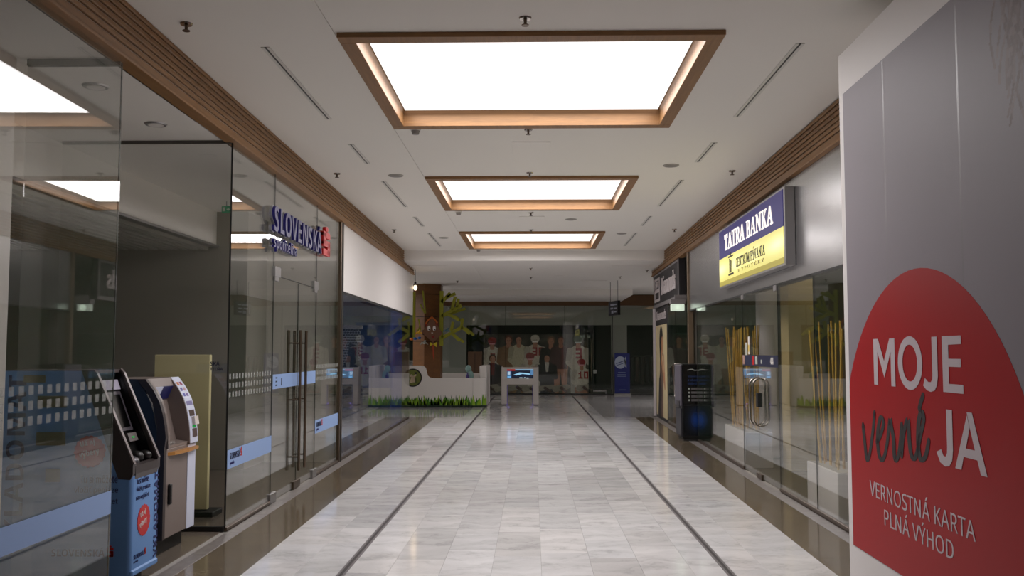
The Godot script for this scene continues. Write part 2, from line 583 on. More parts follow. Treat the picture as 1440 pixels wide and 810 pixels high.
func build_floor() -> void:
	org = Vector3.ZERO
	var fl := thing("floor", "arcade floor of polished pale grey marble tiles between brown stone borders", "floor", Vector3.ZERO, "", "structure")
	var st := mb()
	bx(st, -13, 13, -0.25, -0.006, -4, 41)
	obj("slab", st, mat(Color(0.62, 0.60, 0.58), 0.8), fl)
	# lanes of running-bond tiles: [left, right] as callables of depth
	var cols := []
	var xs := [-1.355, -1.055, -0.68, -0.305, 0.06, 0.435, 0.80, 1.165, 1.395]
	for i in xs.size() - 1: cols.append([xs[i], xs[i + 1], i == 7])
	cols.append([-1.72, -1.415, false])
	cols.append([1.455, 1.72, true])
	var field := mb()
	var count := 0
	for c in cols.size() + 2:
		var d := 2.0 - rng.randf() * 0.66
		while d < 35.3:
			var len: float = [0.665, 0.665, 0.665, 1.0, 1.33][rng.randi() % 5]
			var d1 := minf(d + len, 35.35)
			if c >= cols.size(): d1 = minf(d1, 23.3)
			var a0: float
			var a1: float
			var b0: float
			var b1: float
			if c < cols.size():
				a0 = cols[c][0]
				a1 = a0
				b0 = cols[c][1]
				b1 = b0
			elif c == cols.size():
				a0 = le(d)
				a1 = le(d1)
				b0 = -1.72
				b1 = b0
			else:
				a0 = 1.72
				a1 = a0
				b0 = re(d)
				b1 = re(d1)
			if c < cols.size() and d < 23.3 and d1 > 23.3: d1 = 23.3
			var t := rng.randf()
			var v := lerpf(0.74, 0.97, pow(t, 0.6))
			if c < cols.size() and cols[c][2]: v = rng.randf_range(0.88, 0.98)
			v *= 1.0
			var warm := rng.randf_range(-0.012, 0.008)
			var tint := Color(v * (1.0 + warm), v * 0.995, v * (0.985 - warm))
			if d > 4.9 and d < 23.0 and count < 298:
				org = V((a0 + b0) / 2, 0, (d + d1) / 2)
				var s1 := mb()
				tile(s1, a0, a1, b0, b1, d, d1, tint)
				var o := obj("tile", s1, M.marble, fl)
				o.position = org
				count += 1
				org = Vector3.ZERO
			else:
				tile(field, a0, a1, b0, b1, d, d1, tint)
			d = d1
			if d1 >= 23.3 and c >= cols.size(): break
	# cross passage beyond the shops, larger plain rows
	for side in [-1, 1]:
		var x := 1.72
		while x < 9.0:
			var d := 23.3
			while d < 35.3:
				var d1 := minf(d + 0.9, 35.35)
				var v := rng.randf_range(0.58, 0.70)
				var a: float = x if side > 0 else -x - 0.6
				tile(field, a, a, a + 0.6, a + 0.6, d, d1, Color(v, v * 0.98, v * 0.96))
				d = d1
			x += 0.6
	tag(obj("tile_field", field, M.marble, fl), "", "", "", "stuff")
	# dark movement joints either side of the middle lane
	for x in [-1.385, 1.425]:
		st = mb()
		bx(st, x - 0.030, x - 0.012, -0.02, 0.0005, 1.5, 34.0, 0.001)
		bx(st, x + 0.012, x + 0.030, -0.02, 0.0005, 1.5, 34.0, 0.001)
		obj("joint_profile", st, M.groove, fl)
		st = mb()
		bx(st, x - 0.012, x + 0.012, -0.02, -0.004, 1.5, 34.0)
		obj("joint_filler", st, M.groove_dark, fl)
	# brown stone border slabs and pale kerbs under the glass
	for side in [-1, 1]:
		var d := 2.0
		while d < 23.25:
			var d1 := minf(d + 0.92, 23.3)
			var s1 := mb()
			var v := rng.randf_range(0.85, 1.0)
			var a0: float = (wl(d) + 0.155) if side < 0 else re(d)
			var a1: float = (wl(d1) + 0.155) if side < 0 else re(d1)
			var b0: float = le(d) if side < 0 else wr(d) - 0.155
			var b1: float = le(d1) if side < 0 else wr(d1) - 0.155
			org = V((a0 + b0) / 2, 0, (d + d1) / 2)
			tile(s1, a0, a1, b0, b1, d, d1, Color(v, v, v))
			var o := obj("border_slab", s1, M.granite, fl)
			o.position = org
			org = Vector3.ZERO
			s1 = mb()
			wall = 1 if side < 0 else 2
			bx(s1, 0.03 * -side, 0.155 * -side, -0.02, 0.004, d + 0.0008, d1 - 0.0008, 0.0015)
			obj("kerb_stone", s1, M.kerb, fl)
			wall = 0
			d = d1
	# shop floors behind the glass
	wall = 1
	st = mb()
	bx(st, -9.0, -0.03, -0.02, 0.0, 2.0, 22.9)
	obj("shop_floor", st, mat(Color(0.44, 0.40, 0.36), 0.22), fl)
	wall = 2
	st = mb()
	bx(st, 0.03, 9.0, -0.02, 0.0, 2.0, 23.3)
	obj("shop_floor", st, mat(Color(0.37, 0.355, 0.32), 0.25), fl)
	wall = 0

func build_shell() -> void:
	org = Vector3.ZERO
	var st := mb()
	bx(st, -13, -12.7, 0, 4.6, -4, 41)
	solo("wall_left", st, M.grey_wall, "far outer wall behind the shops on the left", "wall", "", "structure")
	st = mb()
	bx(st, 12.7, 13, 0, 4.6, -4, 41)
	solo("wall_right", st, M.grey_wall, "far outer wall behind the shops on the right", "wall", "", "structure")
	st = mb()
	bx(st, -13, 13, 0, 4.6, -4.2, -4)
	solo("wall_near", st, M.plaster, "plain wall closing the arcade behind the viewpoint", "wall", "", "structure")
	st = mb()
	bx(st, -13, 13, 0, 4.6, 40.8, 41)
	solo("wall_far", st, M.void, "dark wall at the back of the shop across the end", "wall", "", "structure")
	# partitions of the left side
	wall = 1
	st = mb()
	bx(st, -9.6, -0.02, 0, 3.53, 13.86, 13.99)
	solo("wall_left_partition", st, M.plaster, "light grey partition at the far end of the left bank", "wall", "", "structure")
	wall = 0
	st = mb()
	bx(st, -12.0, -3.93, 0, 3.53, 12.9, 13.86)
	solo("wall_left_bank", st, mat(Color(0.63, 0.61, 0.57), 0.9), "dark grey rear wall of the bank beyond the cash machines", "wall", "", "structure")
	st = mb()
	bx(st, -12.0, -3.40, 0, 3.53, 5.7, 6.05, 0.004)
	solo("wall_left_pier", st, M.plaster, "pale pier at the left picture edge beside the cash machine bay", "wall", "", "structure")
	st = mb()
	bx(st, -12.0, -2.66, 0, 3.53, -4, 2.0)
	solo("wall_left_near", st, M.plaster, "plain wall before the left bank's shopfront", "wall", "", "structure")
	# bulkhead inside the bank and the slatted ceiling behind it
	var bk := thing("ceiling_left_bank", "pale bulkhead and slatted ceiling inside the left bank", "ceiling", Vector3.ZERO, "", "structure")
	st = mb()
	bx(st, -4.48, -4.37, 3.06, 3.53, 5.5, 12.9)
	obj("bulkhead", st, M.plaster, bk)
	st = mb()
	bx(st, -4.44, -4.33, 3.03, 3.062, 5.5, 12.9, 0.004)
	obj("cove_profile", st, M.alu, bk)
	for i in 26:
		st = mb()
		bx(st, -4.56 - i * 0.14, -4.48 - i * 0.14, 3.0, 3.10, 5.5, 12.9)
		obj("ceiling_slat", st, M.grey_wall, bk)
	st = mb()
	bx(st, -9, -4.48, 3.2, 3.26, 5.5, 12.9)
	obj("ceiling_void", st, M.void, bk)
	# right side
	st = mb()
	bx(st, 6.6, 6.75, 0, 3.5, 2, 18.0)
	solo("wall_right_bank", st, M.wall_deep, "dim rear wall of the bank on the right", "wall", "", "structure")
	wall = 2
	st = mb()
	bx(st, 0.02, 9.5, 0, 3.53, 17.98, 18.10)
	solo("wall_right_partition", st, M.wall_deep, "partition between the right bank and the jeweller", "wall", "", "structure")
	st = mb()
	bx(st, -0.02, 9.5, 0, 3.53, 1.4, 1.6)
	solo("wall_right_near", st, M.plaster, "plain wall beside the hoarding on the right", "wall", "", "structure")
	st = mb()
	bx(st, 0.04, 9.5, 0, 3.53, 24.0, 24.2)
	solo("wall_right_corner", st, M.wall_deep, "dark return wall where the right passage turns off", "wall", "", "structure")
	wall = 0
	st = mb()
	bx(st, -9.2, -9.0, 0, 4.0, 22.95, 35.4)
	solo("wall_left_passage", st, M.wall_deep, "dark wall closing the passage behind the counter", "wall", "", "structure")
	st = mb()
	bx(st, 8.0, 8.2, 0, 4.0, 24.2, 35.4)
	solo("wall_right_passage", st, M.wall_deep, "dark wall closing the passage on the far right", "wall", "", "structure")

func build_ceiling() -> void:
	org = Vector3.ZERO
	var ce := thing("ceiling", "white plaster ceiling with square skylight openings and a lower far section", "ceiling", Vector3.ZERO, "", "structure")
	var S := [6.66, 12.28, 18.0]
	var st := mb()
	bx(st, -3.3, -1.436, 3.9, 4.2, -4, 21.4)
	bx(st, 1.27, 3.4, 3.9, 4.2, -4, 21.4)
	bx(st, -1.429, -1.30, 3.9, 4.2, -4, 21.4)
	bx(st, -1.436, -1.429, 3.91, 4.2, -4, 21.4)
	var d := -4.0
	for s in S:
		bx(st, -1.30, 1.27, 3.9, 4.2, d, s + 0.13)
		d = s + 2.70
	bx(st, -1.30, 1.27, 3.9, 4.2, d, 21.4)
	obj("main_slab", st, M.plaster, ce)
	st = mb()
	bx(st, -3.3, 3.4, 4.2, 4.3, -4, 21.4)
	obj("upper_slab", st, M.void, ce)
	# step down and the far soffit
	st = mb()
	bx(st, -5.6, -1.436, 3.665, 4.2, 21.4, 31.3)
	bx(st, -9.2, -5.6, 3.74, 4.2, 21.4, 31.3)
	bx(st, -1.429, 3.38, 3.665, 4.2, 21.4, 31.3)
	bx(st, -1.436, -1.429, 3.675, 4.2, 21.4, 31.3)
	obj("far_slab", st, M.plaster_far, ce)
	st = mb()
	bx(st, -9.2, 3.30, 3.475, 4.2, 31.3, 35.5)
	obj("end_slab", st, M.plaster_far, ce)
	st = mb()
	bx(st, 3.38, 8.2, 3.73, 4.2, 21.4, 35.5)
	bx(st, 3.30, 3.38, 3.73, 4.2, 31.3, 35.5)
	obj("passage_slab", st, M.plaster_far, ce)
	# shop ceilings
	wall = 1
	st = mb()
	bx(st, -9.6, 0.02, 3.53, 3.9, -4, 22.95)
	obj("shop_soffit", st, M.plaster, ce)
	wall = 2
	st = mb()
	bx(st, -0.02, 9.6, 3.51, 3.9, -4, 24.2)
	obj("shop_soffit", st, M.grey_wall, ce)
	wall = 0
	# access hatches: a flush panel in a thin shadow gap
	for dd in [10.25, 16.0]:
		st = mb()
		bx(st, -0.23, 0.20, 3.893, 3.8995, dd, dd + 0.62, 0.002)
		obj("access_panel", st, M.plaster, ce)

func build_trims() -> void:
	# ribbed timber bands over both shop lines; every rib its own part
	org = Vector3.ZERO
	var labels := ["ribbed timber band along the top of the left shops", "ribbed timber band along the top of the right shops"]
	for side in 2:
		wall = side + 1
		var s := 1.0 if side == 0 else -1.0
		var ende := 23.5 if side == 0 else 24.0
		var y0 := 3.53 if side == 0 else 3.51
		var t := thing("trim_1" if side == 0 else "trim_2", labels[side], "trim", Vector3.ZERO, "", "structure")
		var st := mb()
		bx(st, -0.10 * s, 0.012 * s, y0, 3.9, -3.9, 21.6)
		bx(st, -0.10 * s, 0.012 * s, y0, 3.665, 21.6, ende)
		obj("backing", st, M.wood_gap, t)
		st = mb()
		bx(st, -0.06 * s, 0.06 * s, y0 - 0.022, y0, -3.9, ende, 0.003)
		obj("lower_lip", st, M.wood, t)
		var y := y0 + 0.008
		var k := 0
		while y < 3.875:
			var h := 0.058 if k == 0 else 0.034
			st = mb()
			bx(st, 0.0, 0.042 * s, y, minf(y + h, 3.898), -3.9, 21.6 if y + h > 3.665 else ende, 0.005)
			obj("rib", st, M.wood, t)
			y += h + 0.017
			k += 1
	wall = 0
	var tb := thing("trim_3", "plain brown timber band over the shop across the end", "trim", Vector3.ZERO, "", "structure")
	var st2 := mb()
	bx(st2, -9.0, 8.0, 3.317, 3.72, 35.36, 35.5, 0.004)
	obj("board", st2, M.wood_dark, tb)

func build_skylights() -> void:
	# x centre, near edge, ceiling height, lit
	var S := [[-0.015, 6.66, 3.9, true], [-0.015, 12.28, 3.9, true], [-0.015, 18.0, 3.9, true], [-7.0, 27.8, 3.56, true], [6.2, 27.8, 3.56, true]]
	var L := ["largest timber framed luminous ceiling square, nearest the viewer", "middle timber framed luminous ceiling square, between the largest and the smallest", "smallest timber framed luminous ceiling square, farthest along the arcade", "timber framed luminous ceiling square in the left side passage, out of the picture", "timber framed luminous ceiling square in the right side passage, out of the picture"]
	for k in 5:
		wall = 0
		var d: float = S[k][1]
		var xc: float = S[k][0]
		var y: float = S[k][2]
		var t := thing("skylight", L[k], "skylight", V(xc, y, d + 1.415), "luminous ceiling squares")
		var x0 := xc - 1.40
		var x1 := xc + 1.40
		var d1 := d + 2.83
		for side in 4:
			var st := mb()
			if side == 0: bx(st, x0, x1, y - 0.038, y, d, d + 0.135, 0.003)
			elif side == 1: bx(st, x0, x1, y - 0.038, y, d1 - 0.135, d1, 0.003)
			elif side == 2: bx(st, x0, x0 + 0.118, y - 0.038, y - 0.0005, d + 0.135, d1 - 0.135, 0.003)
			else: bx(st, x1 - 0.118, x1, y - 0.038, y - 0.0005, d + 0.135, d1 - 0.135, 0.003)
			obj("frame_board", st, M.wood, t)
			st = mb()
			if side == 0: bx(st, x0 + 0.1, x1 - 0.1, y - 0.03, y + 0.15, d + 0.115, d + 0.133)
			elif side == 1: bx(st, x0 + 0.1, x1 - 0.1, y - 0.03, y + 0.15, d1 - 0.133, d1 - 0.115)
			elif side == 2: bx(st, x0 + 0.10, x0 + 0.117, y - 0.03, y + 0.15, d + 0.133, d1 - 0.133)
			else: bx(st, x1 - 0.117, x1 - 0.10, y - 0.03, y + 0.15, d + 0.133, d1 - 0.133)
			obj("reveal_board", st, M.wood, t)
		var pn := mb()
		bx(pn, x0 + 0.135, x1 - 0.135, y + 0.12, y + 0.14, d + 0.15, d1 - 0.15)
		obj("light_panel", pn, glow(Color(1, 0.98, 0.97), 1.2) if S[k][3] else mat(Color(0.85, 0.84, 0.83), 0.5), t)
		pn = mb()
		bx(pn, x0 + 0.10, x1 - 0.10, y + 0.145, y + 0.17, d + 0.11, d1 - 0.11)
		obj("light_box", pn, M.black, t)

# ================================================================ the bank on the left
func win(n: int, label: String) -> Node3D:
	return thing("window_%d" % n, label, "shop window", Vector3.ZERO, "", "structure")

func pane(parent: Node3D, o: float, d0: float, d1: float, y0: float, y1: float, m: Material, called := "pane") -> MeshInstance3D:
	var st := mb()
	bx(st, o - 0.006, o + 0.006, y0, y1, d0 + 0.003, d1 - 0.003)
	return obj(called, st, m, parent)

func dots(st: SurfaceTool, d0: float, d1: float, y: float, o: float, step: float) -> void:
	var d := d0
	while d < d1 - 0.02:
		for r in 3:
			bx(st, o, o + 0.0015, y - r * 0.082 - 0.024, y - r * 0.082 + 0.024, d, d + step * 0.5)
		d += step

func mark_on_band(p: Node3D, d: float, y: float, k: float) -> void:   # small bank lettering on a sky-blue band
	var o := Vector3(0.0085, y, -d)
	text(p, "band_lettering", "SLOVENSKÁ", sans, M.ink, o, Vector3(-0.0172, 0, -1).normalized(), Vector3.UP, 0.30 * k, 0.075 * k)
	text(p, "band_lettering", "sporiteľňa", sans, M.navy, o - Vector3(0, 0.055 * k, 0), Vector3(-0.0172, 0, -1).normalized(), Vector3.UP, 0.13 * k, 0.036 * k)
	var st := mb()
	bank_mark(st, o + Vector3(0, 0, -0.33 * k), Vector3(0, 0, -1), Vector3.UP, Vector3(0.003, 0, 0), 0.05 * k, 0.085 * k)
	obj("band_mark", st, M.red, p)

func build_left_bank_glass() -> void:
	org = Vector3.ZERO
	wall = 1
	var w := win(1, "frameless glass front of the left bank with pale blue bands and dotted rows")
	var st := mb()
	# near pane beside the cash machines
	var p := pane(w, 0.0, 2.0, 6.08, 0.02, 3.515, M.glass)
	st = mb()
	bx(st, 0.0062, 0.0082, 0.568, 0.714, 2.2, 6.07)
	obj("blue_band", st, M.sky, p)
	st = mb()
	dots(st, 3.6, 6.05, 1.395, 0.0062, 0.1)
	obj("dotted_rows", st, M.film, p)
	# fixed panes either side of the doors
	p = pane(w, 0.0, 8.5, 10.04, 0.02, 3.515, M.glass)
	st = mb()
	bx(st, 0.0062, 0.0082, 0.545, 0.715, 8.51, 10.03)
	obj("blue_band", st, M.sky, p)
	st = mb()
	dots(st, 8.52, 10.0, 1.375, 0.0062, 0.1)
	obj("dotted_rows", st, M.film, p)
	mark_on_band(p, 8.58, 0.625, 1.0)
	p = pane(w, 0.0, 12.2, 13.76, 0.02, 3.515, M.glass)
	st = mb()
	bx(st, 0.0062, 0.0082, 0.545, 0.715, 12.21, 13.75)
	obj("blue_band", st, M.sky, p)
	st = mb()
	dots(st, 12.25, 13.72, 1.41, 0.0062, 0.1)
	obj("dotted_rows", st, M.film, p)
	mark_on_band(p, 12.28, 0.625, 1.0)
	pane(w, 0.0, 10.04, 12.2, 2.425, 3.515, M.glass, "transom_pane")
	# panes turning into the bay of the cash machines
	wall = 0
	for q in [[6.08, -3.34, -2.715], [8.5, -4.32, -2.757]]:
		st = mb()
		bx(st, q[1], q[2], 0.02, 3.50, q[0] - 0.006, q[0] + 0.006)
		obj("return_pane", st, M.glass, w)
		st = mb()
		bx(st, q[1], q[2], 3.485 if q[0] < 7.0 else 3.502, 3.53, q[0] - 0.02, q[0] + 0.02, 0.003)
		obj("head_channel", st, mat(Color(0.34, 0.32, 0.30), 0.5), w)
		st = mb()
		bx(st, q[1], q[2], 0.0, 0.045, q[0] - 0.022, q[0] + 0.022, 0.003)
		obj("base_channel", st, M.rubber, w)
		st = mb()
		bx(st, q[2], q[2] + 0.004, 0.02, 3.5, q[0] - 0.006, q[0] + 0.006)
		obj("glass_edge", st, M.rubber, w)
	# sign lettering printed on the return pane beside the cream board
	text(w, "pane_lettering", "SKÁ", sansb, M.ink, V(-2.905, 1.475, 8.48), Vector3.RIGHT, Vector3.UP, 0.085, 0.045)
	text(w, "pane_lettering", "TEĽŇA", sansb, M.ink, V(-2.905, 1.43, 8.48), Vector3.RIGHT, Vector3.UP, 0.115, 0.035)
	wall = 1
	for q in [[2.0, 6.08], [8.5, 10.04], [12.2, 13.76]]:
		st = mb()
		bx(st, -0.02, 0.02, 0.0, 0.035, q[0], q[1], 0.003)
		obj("base_channel", st, M.bronze, w)
	for q in [[10.15, 2.46], [12.12, 2.45], [10.10, 0.05], [12.16, 0.05]]:
		st = mb()
		bx(st, -0.022, 0.022, q[1] - 0.055, q[1] + 0.055, q[0] - 0.12, q[0] + 0.12, 0.004)
		obj("patch_fitting", st, M.alu, w)
	st = mb()
	for d in [8.5, 10.04, 12.2]: bx(st, -0.0065, 0.0065, 0.02, 3.515, d - 0.002, d + 0.002)
	bx(st, -0.0065, 0.0065, 2.416, 2.422, 10.05, 12.19)
	bx(st, -0.0065, 0.0065, 0.02, 2.41, 11.188, 11.193)
	obj("glass_joints", st, M.rubber, w)
	st = mb()
	bx(st, -0.05, 0.03, 0, 3.515, 13.77, 13.98, 0.006)
	obj("corner_post", st, M.bronze, w)
	st = mb()
	bx(st, 0.03, 0.036, 0.0, 3.515, 13.84, 13.91, 0.002)
	obj("post_groove", st, M.rubber, w)
	# the double door
	var dr := thing("door_1", "double glass door of the left bank with tall bar handles", "door", Vector3.ZERO, "", "structure")
	for k in 2:
		var a := 10.045 if k == 0 else 11.195
		var b := 11.185 if k == 0 else 12.195
		var leaf := pane(dr, 0.0, a, b, 0.02, 2.41, M.glass, "leaf")
		st = mb()
		bx(st, 0.0062, 0.0082, 1.20, 1.355, a + 0.01, b - 0.01)
		obj("blue_band", st, M.sky, leaf)
		if k == 0:
			st = mb()
			for r in 3: bx(st, 0.0083, 0.0093, 1.23 + r * 0.04, 1.245 + r * 0.04, a + 0.12, a + 0.19)
			bx(st, 0.0083, 0.0093, 1.23, 1.31, a + 0.36, a + 0.40)
			obj("door_notice", st, M.ink, leaf)
		st = mb()
		bx(st, -0.02, 0.02, 0.005, 0.095, (b - 0.16) if k == 0 else a, b if k == 0 else (a + 0.16), 0.004)
		obj("bottom_fitting", st, M.bronze, leaf)
		st = mb()
		bx(st, -0.018, 0.018, 2.36, 2.42, a if k == 0 else (b - 0.16), (a + 0.16) if k == 0 else b, 0.004)
		obj("top_fitting", st, M.alu, leaf)
		var hd := 11.04 if k == 0 else 11.34
		for o in [0.07, -0.07]:
			st = mb()
			cyl(st, Vector3(o, 0.225, -hd), Vector3(o, 1.85, -hd), 0.017, 0.017, 14)
			obj("handle_bar", st, M.bronze, dr)
		st = mb()
		for y in [0.38, 1.04, 1.70]:
			cyl(st, Vector3(-0.07, y, -hd), Vector3(0.07, y, -hd), 0.009, 0.009, 10)
		obj("handle_standoffs", st, M.bronze, dr)
	wall = 0
	# pier edge strip
	# raised sign on the glass
	wall = 1
	var sg := thing("bank_sign", "raised blue and red bank lettering fixed to the glass above the double door", "sign", Vector3(wl(11.2), 2.69, -11.2))
	var r := Vector3(-0.0172, 0, -1).normalized()
	var word := "SLOVENSKÁ"
	text(sg, "lettering", word, sansb, M.navy, V(0.045, 2.862, 9.76), r, Vector3.UP, 2.40, 0.345, 0.03, 0.5)
	text(sg, "lettering_backing", word, sansb, mat(Color(0.50, 0.50, 0.52), 0.3), V(0.02, 2.852, 9.735), r, Vector3.UP, 2.45, 0.368, 0.024, 0.5)
	text(sg, "lettering", "sporiteľňa", sansb, M.navy, V(0.045, 2.655, 9.77), r, Vector3.UP, 1.03, 0.165, 0.025, 0.5)
	text(sg, "lettering_backing", "sporiteľňa", sansb, mat(Color(0.50, 0.50, 0.52), 0.3), V(0.02, 2.648, 9.75), r, Vector3.UP, 1.07, 0.18, 0.024, 0.5)
	st = mb()
	bank_mark(st, V(0.03, 2.875, 12.26), Vector3(0, 0, -1), Vector3.UP, Vector3(0.045, 0, 0), 0.44, 0.385)
	obj("red_mark", st, M.red, sg)
	wall = 0
	# cream board behind the return pane
	var bd := thing("display_board", "cream upright board standing behind the grey cash machine", "board", V(-3.46, 0, 9.33))
	st = mb()
	bx(st, -3.74, -3.19, 0.06, 1.57, 9.3, 9.36, 0.004)
	obj("panel", st, mat(Color(0.86, 0.82, 0.62), 0.6), bd)
	st = mb()
	bx(st, -3.70, -3.10, 0.0, 0.05, 9.2, 9.5, 0.006)
	obj("foot", st, M.rubber, bd)
	# emergency exit plate
	var ex := thing("exit_sign", "small green running-man exit plate hanging under the left bank's ceiling", "sign", V(-3.94, 3.42, 11.98))
	st = mb()
	bx(st, -4.00, -3.88, 3.38, 3.47, 11.98, 12.0, 0.003)
	obj("sign_plate", st, glow(Color(0.06, 0.42, 0.27), 0.30), ex)
	st = mb()
	bx(st, -3.985, -3.955, 3.40, 3.45, 11.976, 11.981)
	extrude(st, PackedVector2Array([Vector2(-3.935, 3.418), Vector2(-3.915, 3.418), Vector2(-3.915, 3.405), Vector2(-3.89, 3.425), Vector2(-3.915, 3.445), Vector2(-3.915, 3.432), Vector2(-3.935, 3.432)]), V(0, 0, 11.981), Vector3.RIGHT, Vector3.UP, Vector3(0, 0, 0.005))
	obj("pictogram", st, M.white, ex)
	st = mb()
	bx(st, -3.945, -3.935, 3.47, 3.53, 11.985, 11.995)
	obj("hanger", st, M.alu, ex)
	# recessed downlights over the cash machines
	var DL := [[V(-3.20, 3.53, 7.85), "unlit round downlight above the bay between the two glass returns"], [V(-3.18, 3.53, 6.70), "unlit round downlight seen through the near glass pane"]]
	for q in DL:
		var c: Vector3 = q[0]
		var dl := thing("downlight", q[1], "downlight", c, "recessed downlights over the cash machines")
		st = mb()
		cyl(st, c + Vector3(0, -0.012, 0), c + Vector3(0, 0.001, 0), 0.085, 0.095, 24)
		obj("trim_ring", st, M.alu, dl)
		st = mb()
		cyl(st, c + Vector3(0, -0.016, 0), c + Vector3(0, -0.0115, 0), 0.06, 0.066, 24)
		obj("lens", st, M.white, dl)

# ================================================================ second shop on the left
func build_left_shop() -> void:
	org = Vector3.ZERO
	wall = 1
	var fa := thing("shop_fascia", "blank white fascia board above the blue-tinted shop on the left", "fascia", V(wl(14.0), 2.5, 14.0))
	var st := mb()
	bx(st, -0.14, 0.02, 2.5, 3.508, 14.0, 23.45, 0.004)
	obj("board", st, M.board_white, fa)
	st = mb()
	bx(st, -0.14, 0.0, 2.46, 2.5, 14.0, 23.4, 0.003)
	obj("lower_profile", st, M.rubber, fa)
	org = Vector3.ZERO
	var w := win(2, "blue-tinted glass front of the second shop on the left")
	for q in [[14.0, 17.0], [17.0, 19.6], [19.6, 21.4], [21.4, 22.9]]:
		pane(w, 0.0, q[0], q[1], 0.02, 2.46, M.glass_blue if q[0] < 19.0 else (M.glass_film if q[0] < 21.0 else M.glass))
		st = mb()
		bx(st, -0.018, 0.018, 0, 0.04, q[0], q[1], 0.003)
		obj("base_channel", st, M.bronze, w)
	wall = 0
	st = mb()
	bx(st, -5.6, -3.0, 0.02, 2.46, 22.894, 22.906)
	obj("return_pane", st, M.glass, w)
	st = mb()
	bx(st, -5.6, -3.0, 0, 0.04, 22.88, 22.92, 0.003)
	obj("base_channel", st, M.bronze, w)
	st = mb()
	bx(st, -5.7, -3.17, 2.46, 3.53, 22.86, 22.95)
	solo("wall_left_header", st, M.board_white, "white header over the glass return at the shop corner", "wall", "", "structure")
	st = mb()
	bx(st, -9.0, -5.6, 0, 3.53, 22.86, 22.95)
	solo("wall_left_end", st, M.wall_deep, "end wall of the second shop on the left", "wall", "", "structure")
	# perforated display wall
	var im := Image.create_empty(256, 256, false, Image.FORMAT_RGB8)
	im.fill(Color(0.88, 0.88, 0.86))
	for r in 20:
		for c in 27:
			fill_ell(im, c * 10.0 + (5.0 if r % 2 == 0 else 0.0), r * 13.0 + 6.0, 3.7, 4.6, Color(0.05, 0.05, 0.06))
	var pf := thing("perforated_wall", "white honeycomb display wall inside the blue-tinted shop", "display wall", V(-4.1, 0, 18.6))
	st = mb()
	sheet(st, V(-4.75, 1.05, 18.6), Vector3(1.35, 0, 0), Vector3(0, 1.0, 0), 0.03)
	obj("perforated_panel", st, print_mat(im), pf)
	st = mb()
	bx(st, -4.78, -3.37, 0.0, 1.05, 18.6, 18.7, 0.004)
	obj("base_panel", st, M.wall_deep, pf)
	st = mb()
	bx(st, -4.78, -3.37, 2.05, 2.12, 18.58, 18.68, 0.004)
	obj("top_rail", st, M.white, pf)
	var lb := thing("orange_plaque", "orange oval plaque on the honeycomb wall", "plaque", V(-4.05, 1.9, 18.57))
	st = mb()
	extrude(st, circle_poly(0, 0, 0.21, 0.055, 24), V(-3.98, 1.96, 18.56), Vector3.RIGHT, Vector3(0.05, 1, 0), Vector3(0, 0, -0.02))
	obj("oval", st, mat(Color(0.85, 0.30, 0.12), 0.5), lb)
	# blue hanging banner
	var bn := thing("blue_banner", "tall plain blue banner hanging near the corner of the left shop", "banner", V(-3.7, 0.9, 22.4))
	st = mb()
	bx(st, -4.20, -3.32, 0.75, 2.30, 22.38, 22.40, 0.003)
	obj("cloth", st, mat(Color(0.12, 0.28, 0.62), 0.7), bn)
	st = mb()
	cyl(st, V(-4.24, 2.30, 22.39), V(-3.28, 2.30, 22.39), 0.014, 0.014)
	obj("rod", st, M.alu, bn)
	# low display counter
	var ct := thing("display_counter", "low white sales counter with shelves behind the blue-tinted glass", "counter", V(-4.0, 0, 17.0))
	st = mb()
	bx(st, -4.9, -3.6, 0.0, 0.86, 16.6, 17.0, 0.006)
	obj("body", st, M.board_white, ct)
	for y in [0.2, 0.4, 0.6]:
		st = mb()
		bx(st, -4.88, -3.62, y, y + 0.012, 16.59, 16.605)
		obj("shelf_line", st, M.rubber, ct)
	st = mb()
	bx(st, -4.95, -3.55, 0.86, 0.90, 16.55, 17.05, 0.006)
	obj("worktop", st, M.white, ct)
	var mo := thing("monitor", "slim dark monitor on the counter inside the left shop", "monitor", V(-4.0, 0.9, 16.85))
	st = mb()
	bx(st, -4.28, -3.72, 1.02, 1.36, 16.84, 16.88, 0.006)
	obj("screen", st, M.black, mo)
	st = mb()
	bx(st, -4.03, -3.97, 0.915, 1.04, 16.87, 16.90)
	bx(st, -4.12, -3.88, 0.90, 0.915, 16.76, 16.96, 0.004)
	obj("stand", st, M.alu, mo)
	# standing figure board
	var fg := thing("standee", "narrow leaning cut-out display just inside the left shop window", "standee", V(-3.35, 0, 17.9))
	st = mb()
	extrude(st, PackedVector2Array([Vector2(-0.24, 0), Vector2(0.24, 0), Vector2(0.20, 0.7), Vector2(0.17, 1.35), Vector2(0.10, 1.45), Vector2(0.09, 1.72), Vector2(-0.06, 1.76), Vector2(-0.10, 1.45), Vector2(-0.2, 1.30), Vector2(-0.22, 0.7)]), V(-3.42, 0.0, 17.9), Vector3.RIGHT, Vector3.UP, Vector3(0, 0, -0.02))
	obj("board", st, mat(Color(0.13, 0.12, 0.14), 0.6), fg)
	st = mb()
	bx(st, -3.58, -3.26, 0.55, 0.95, 17.89, 17.899)
	obj("printed_label", st, mat(Color(0.45, 0.38, 0.25), 0.6), fg)

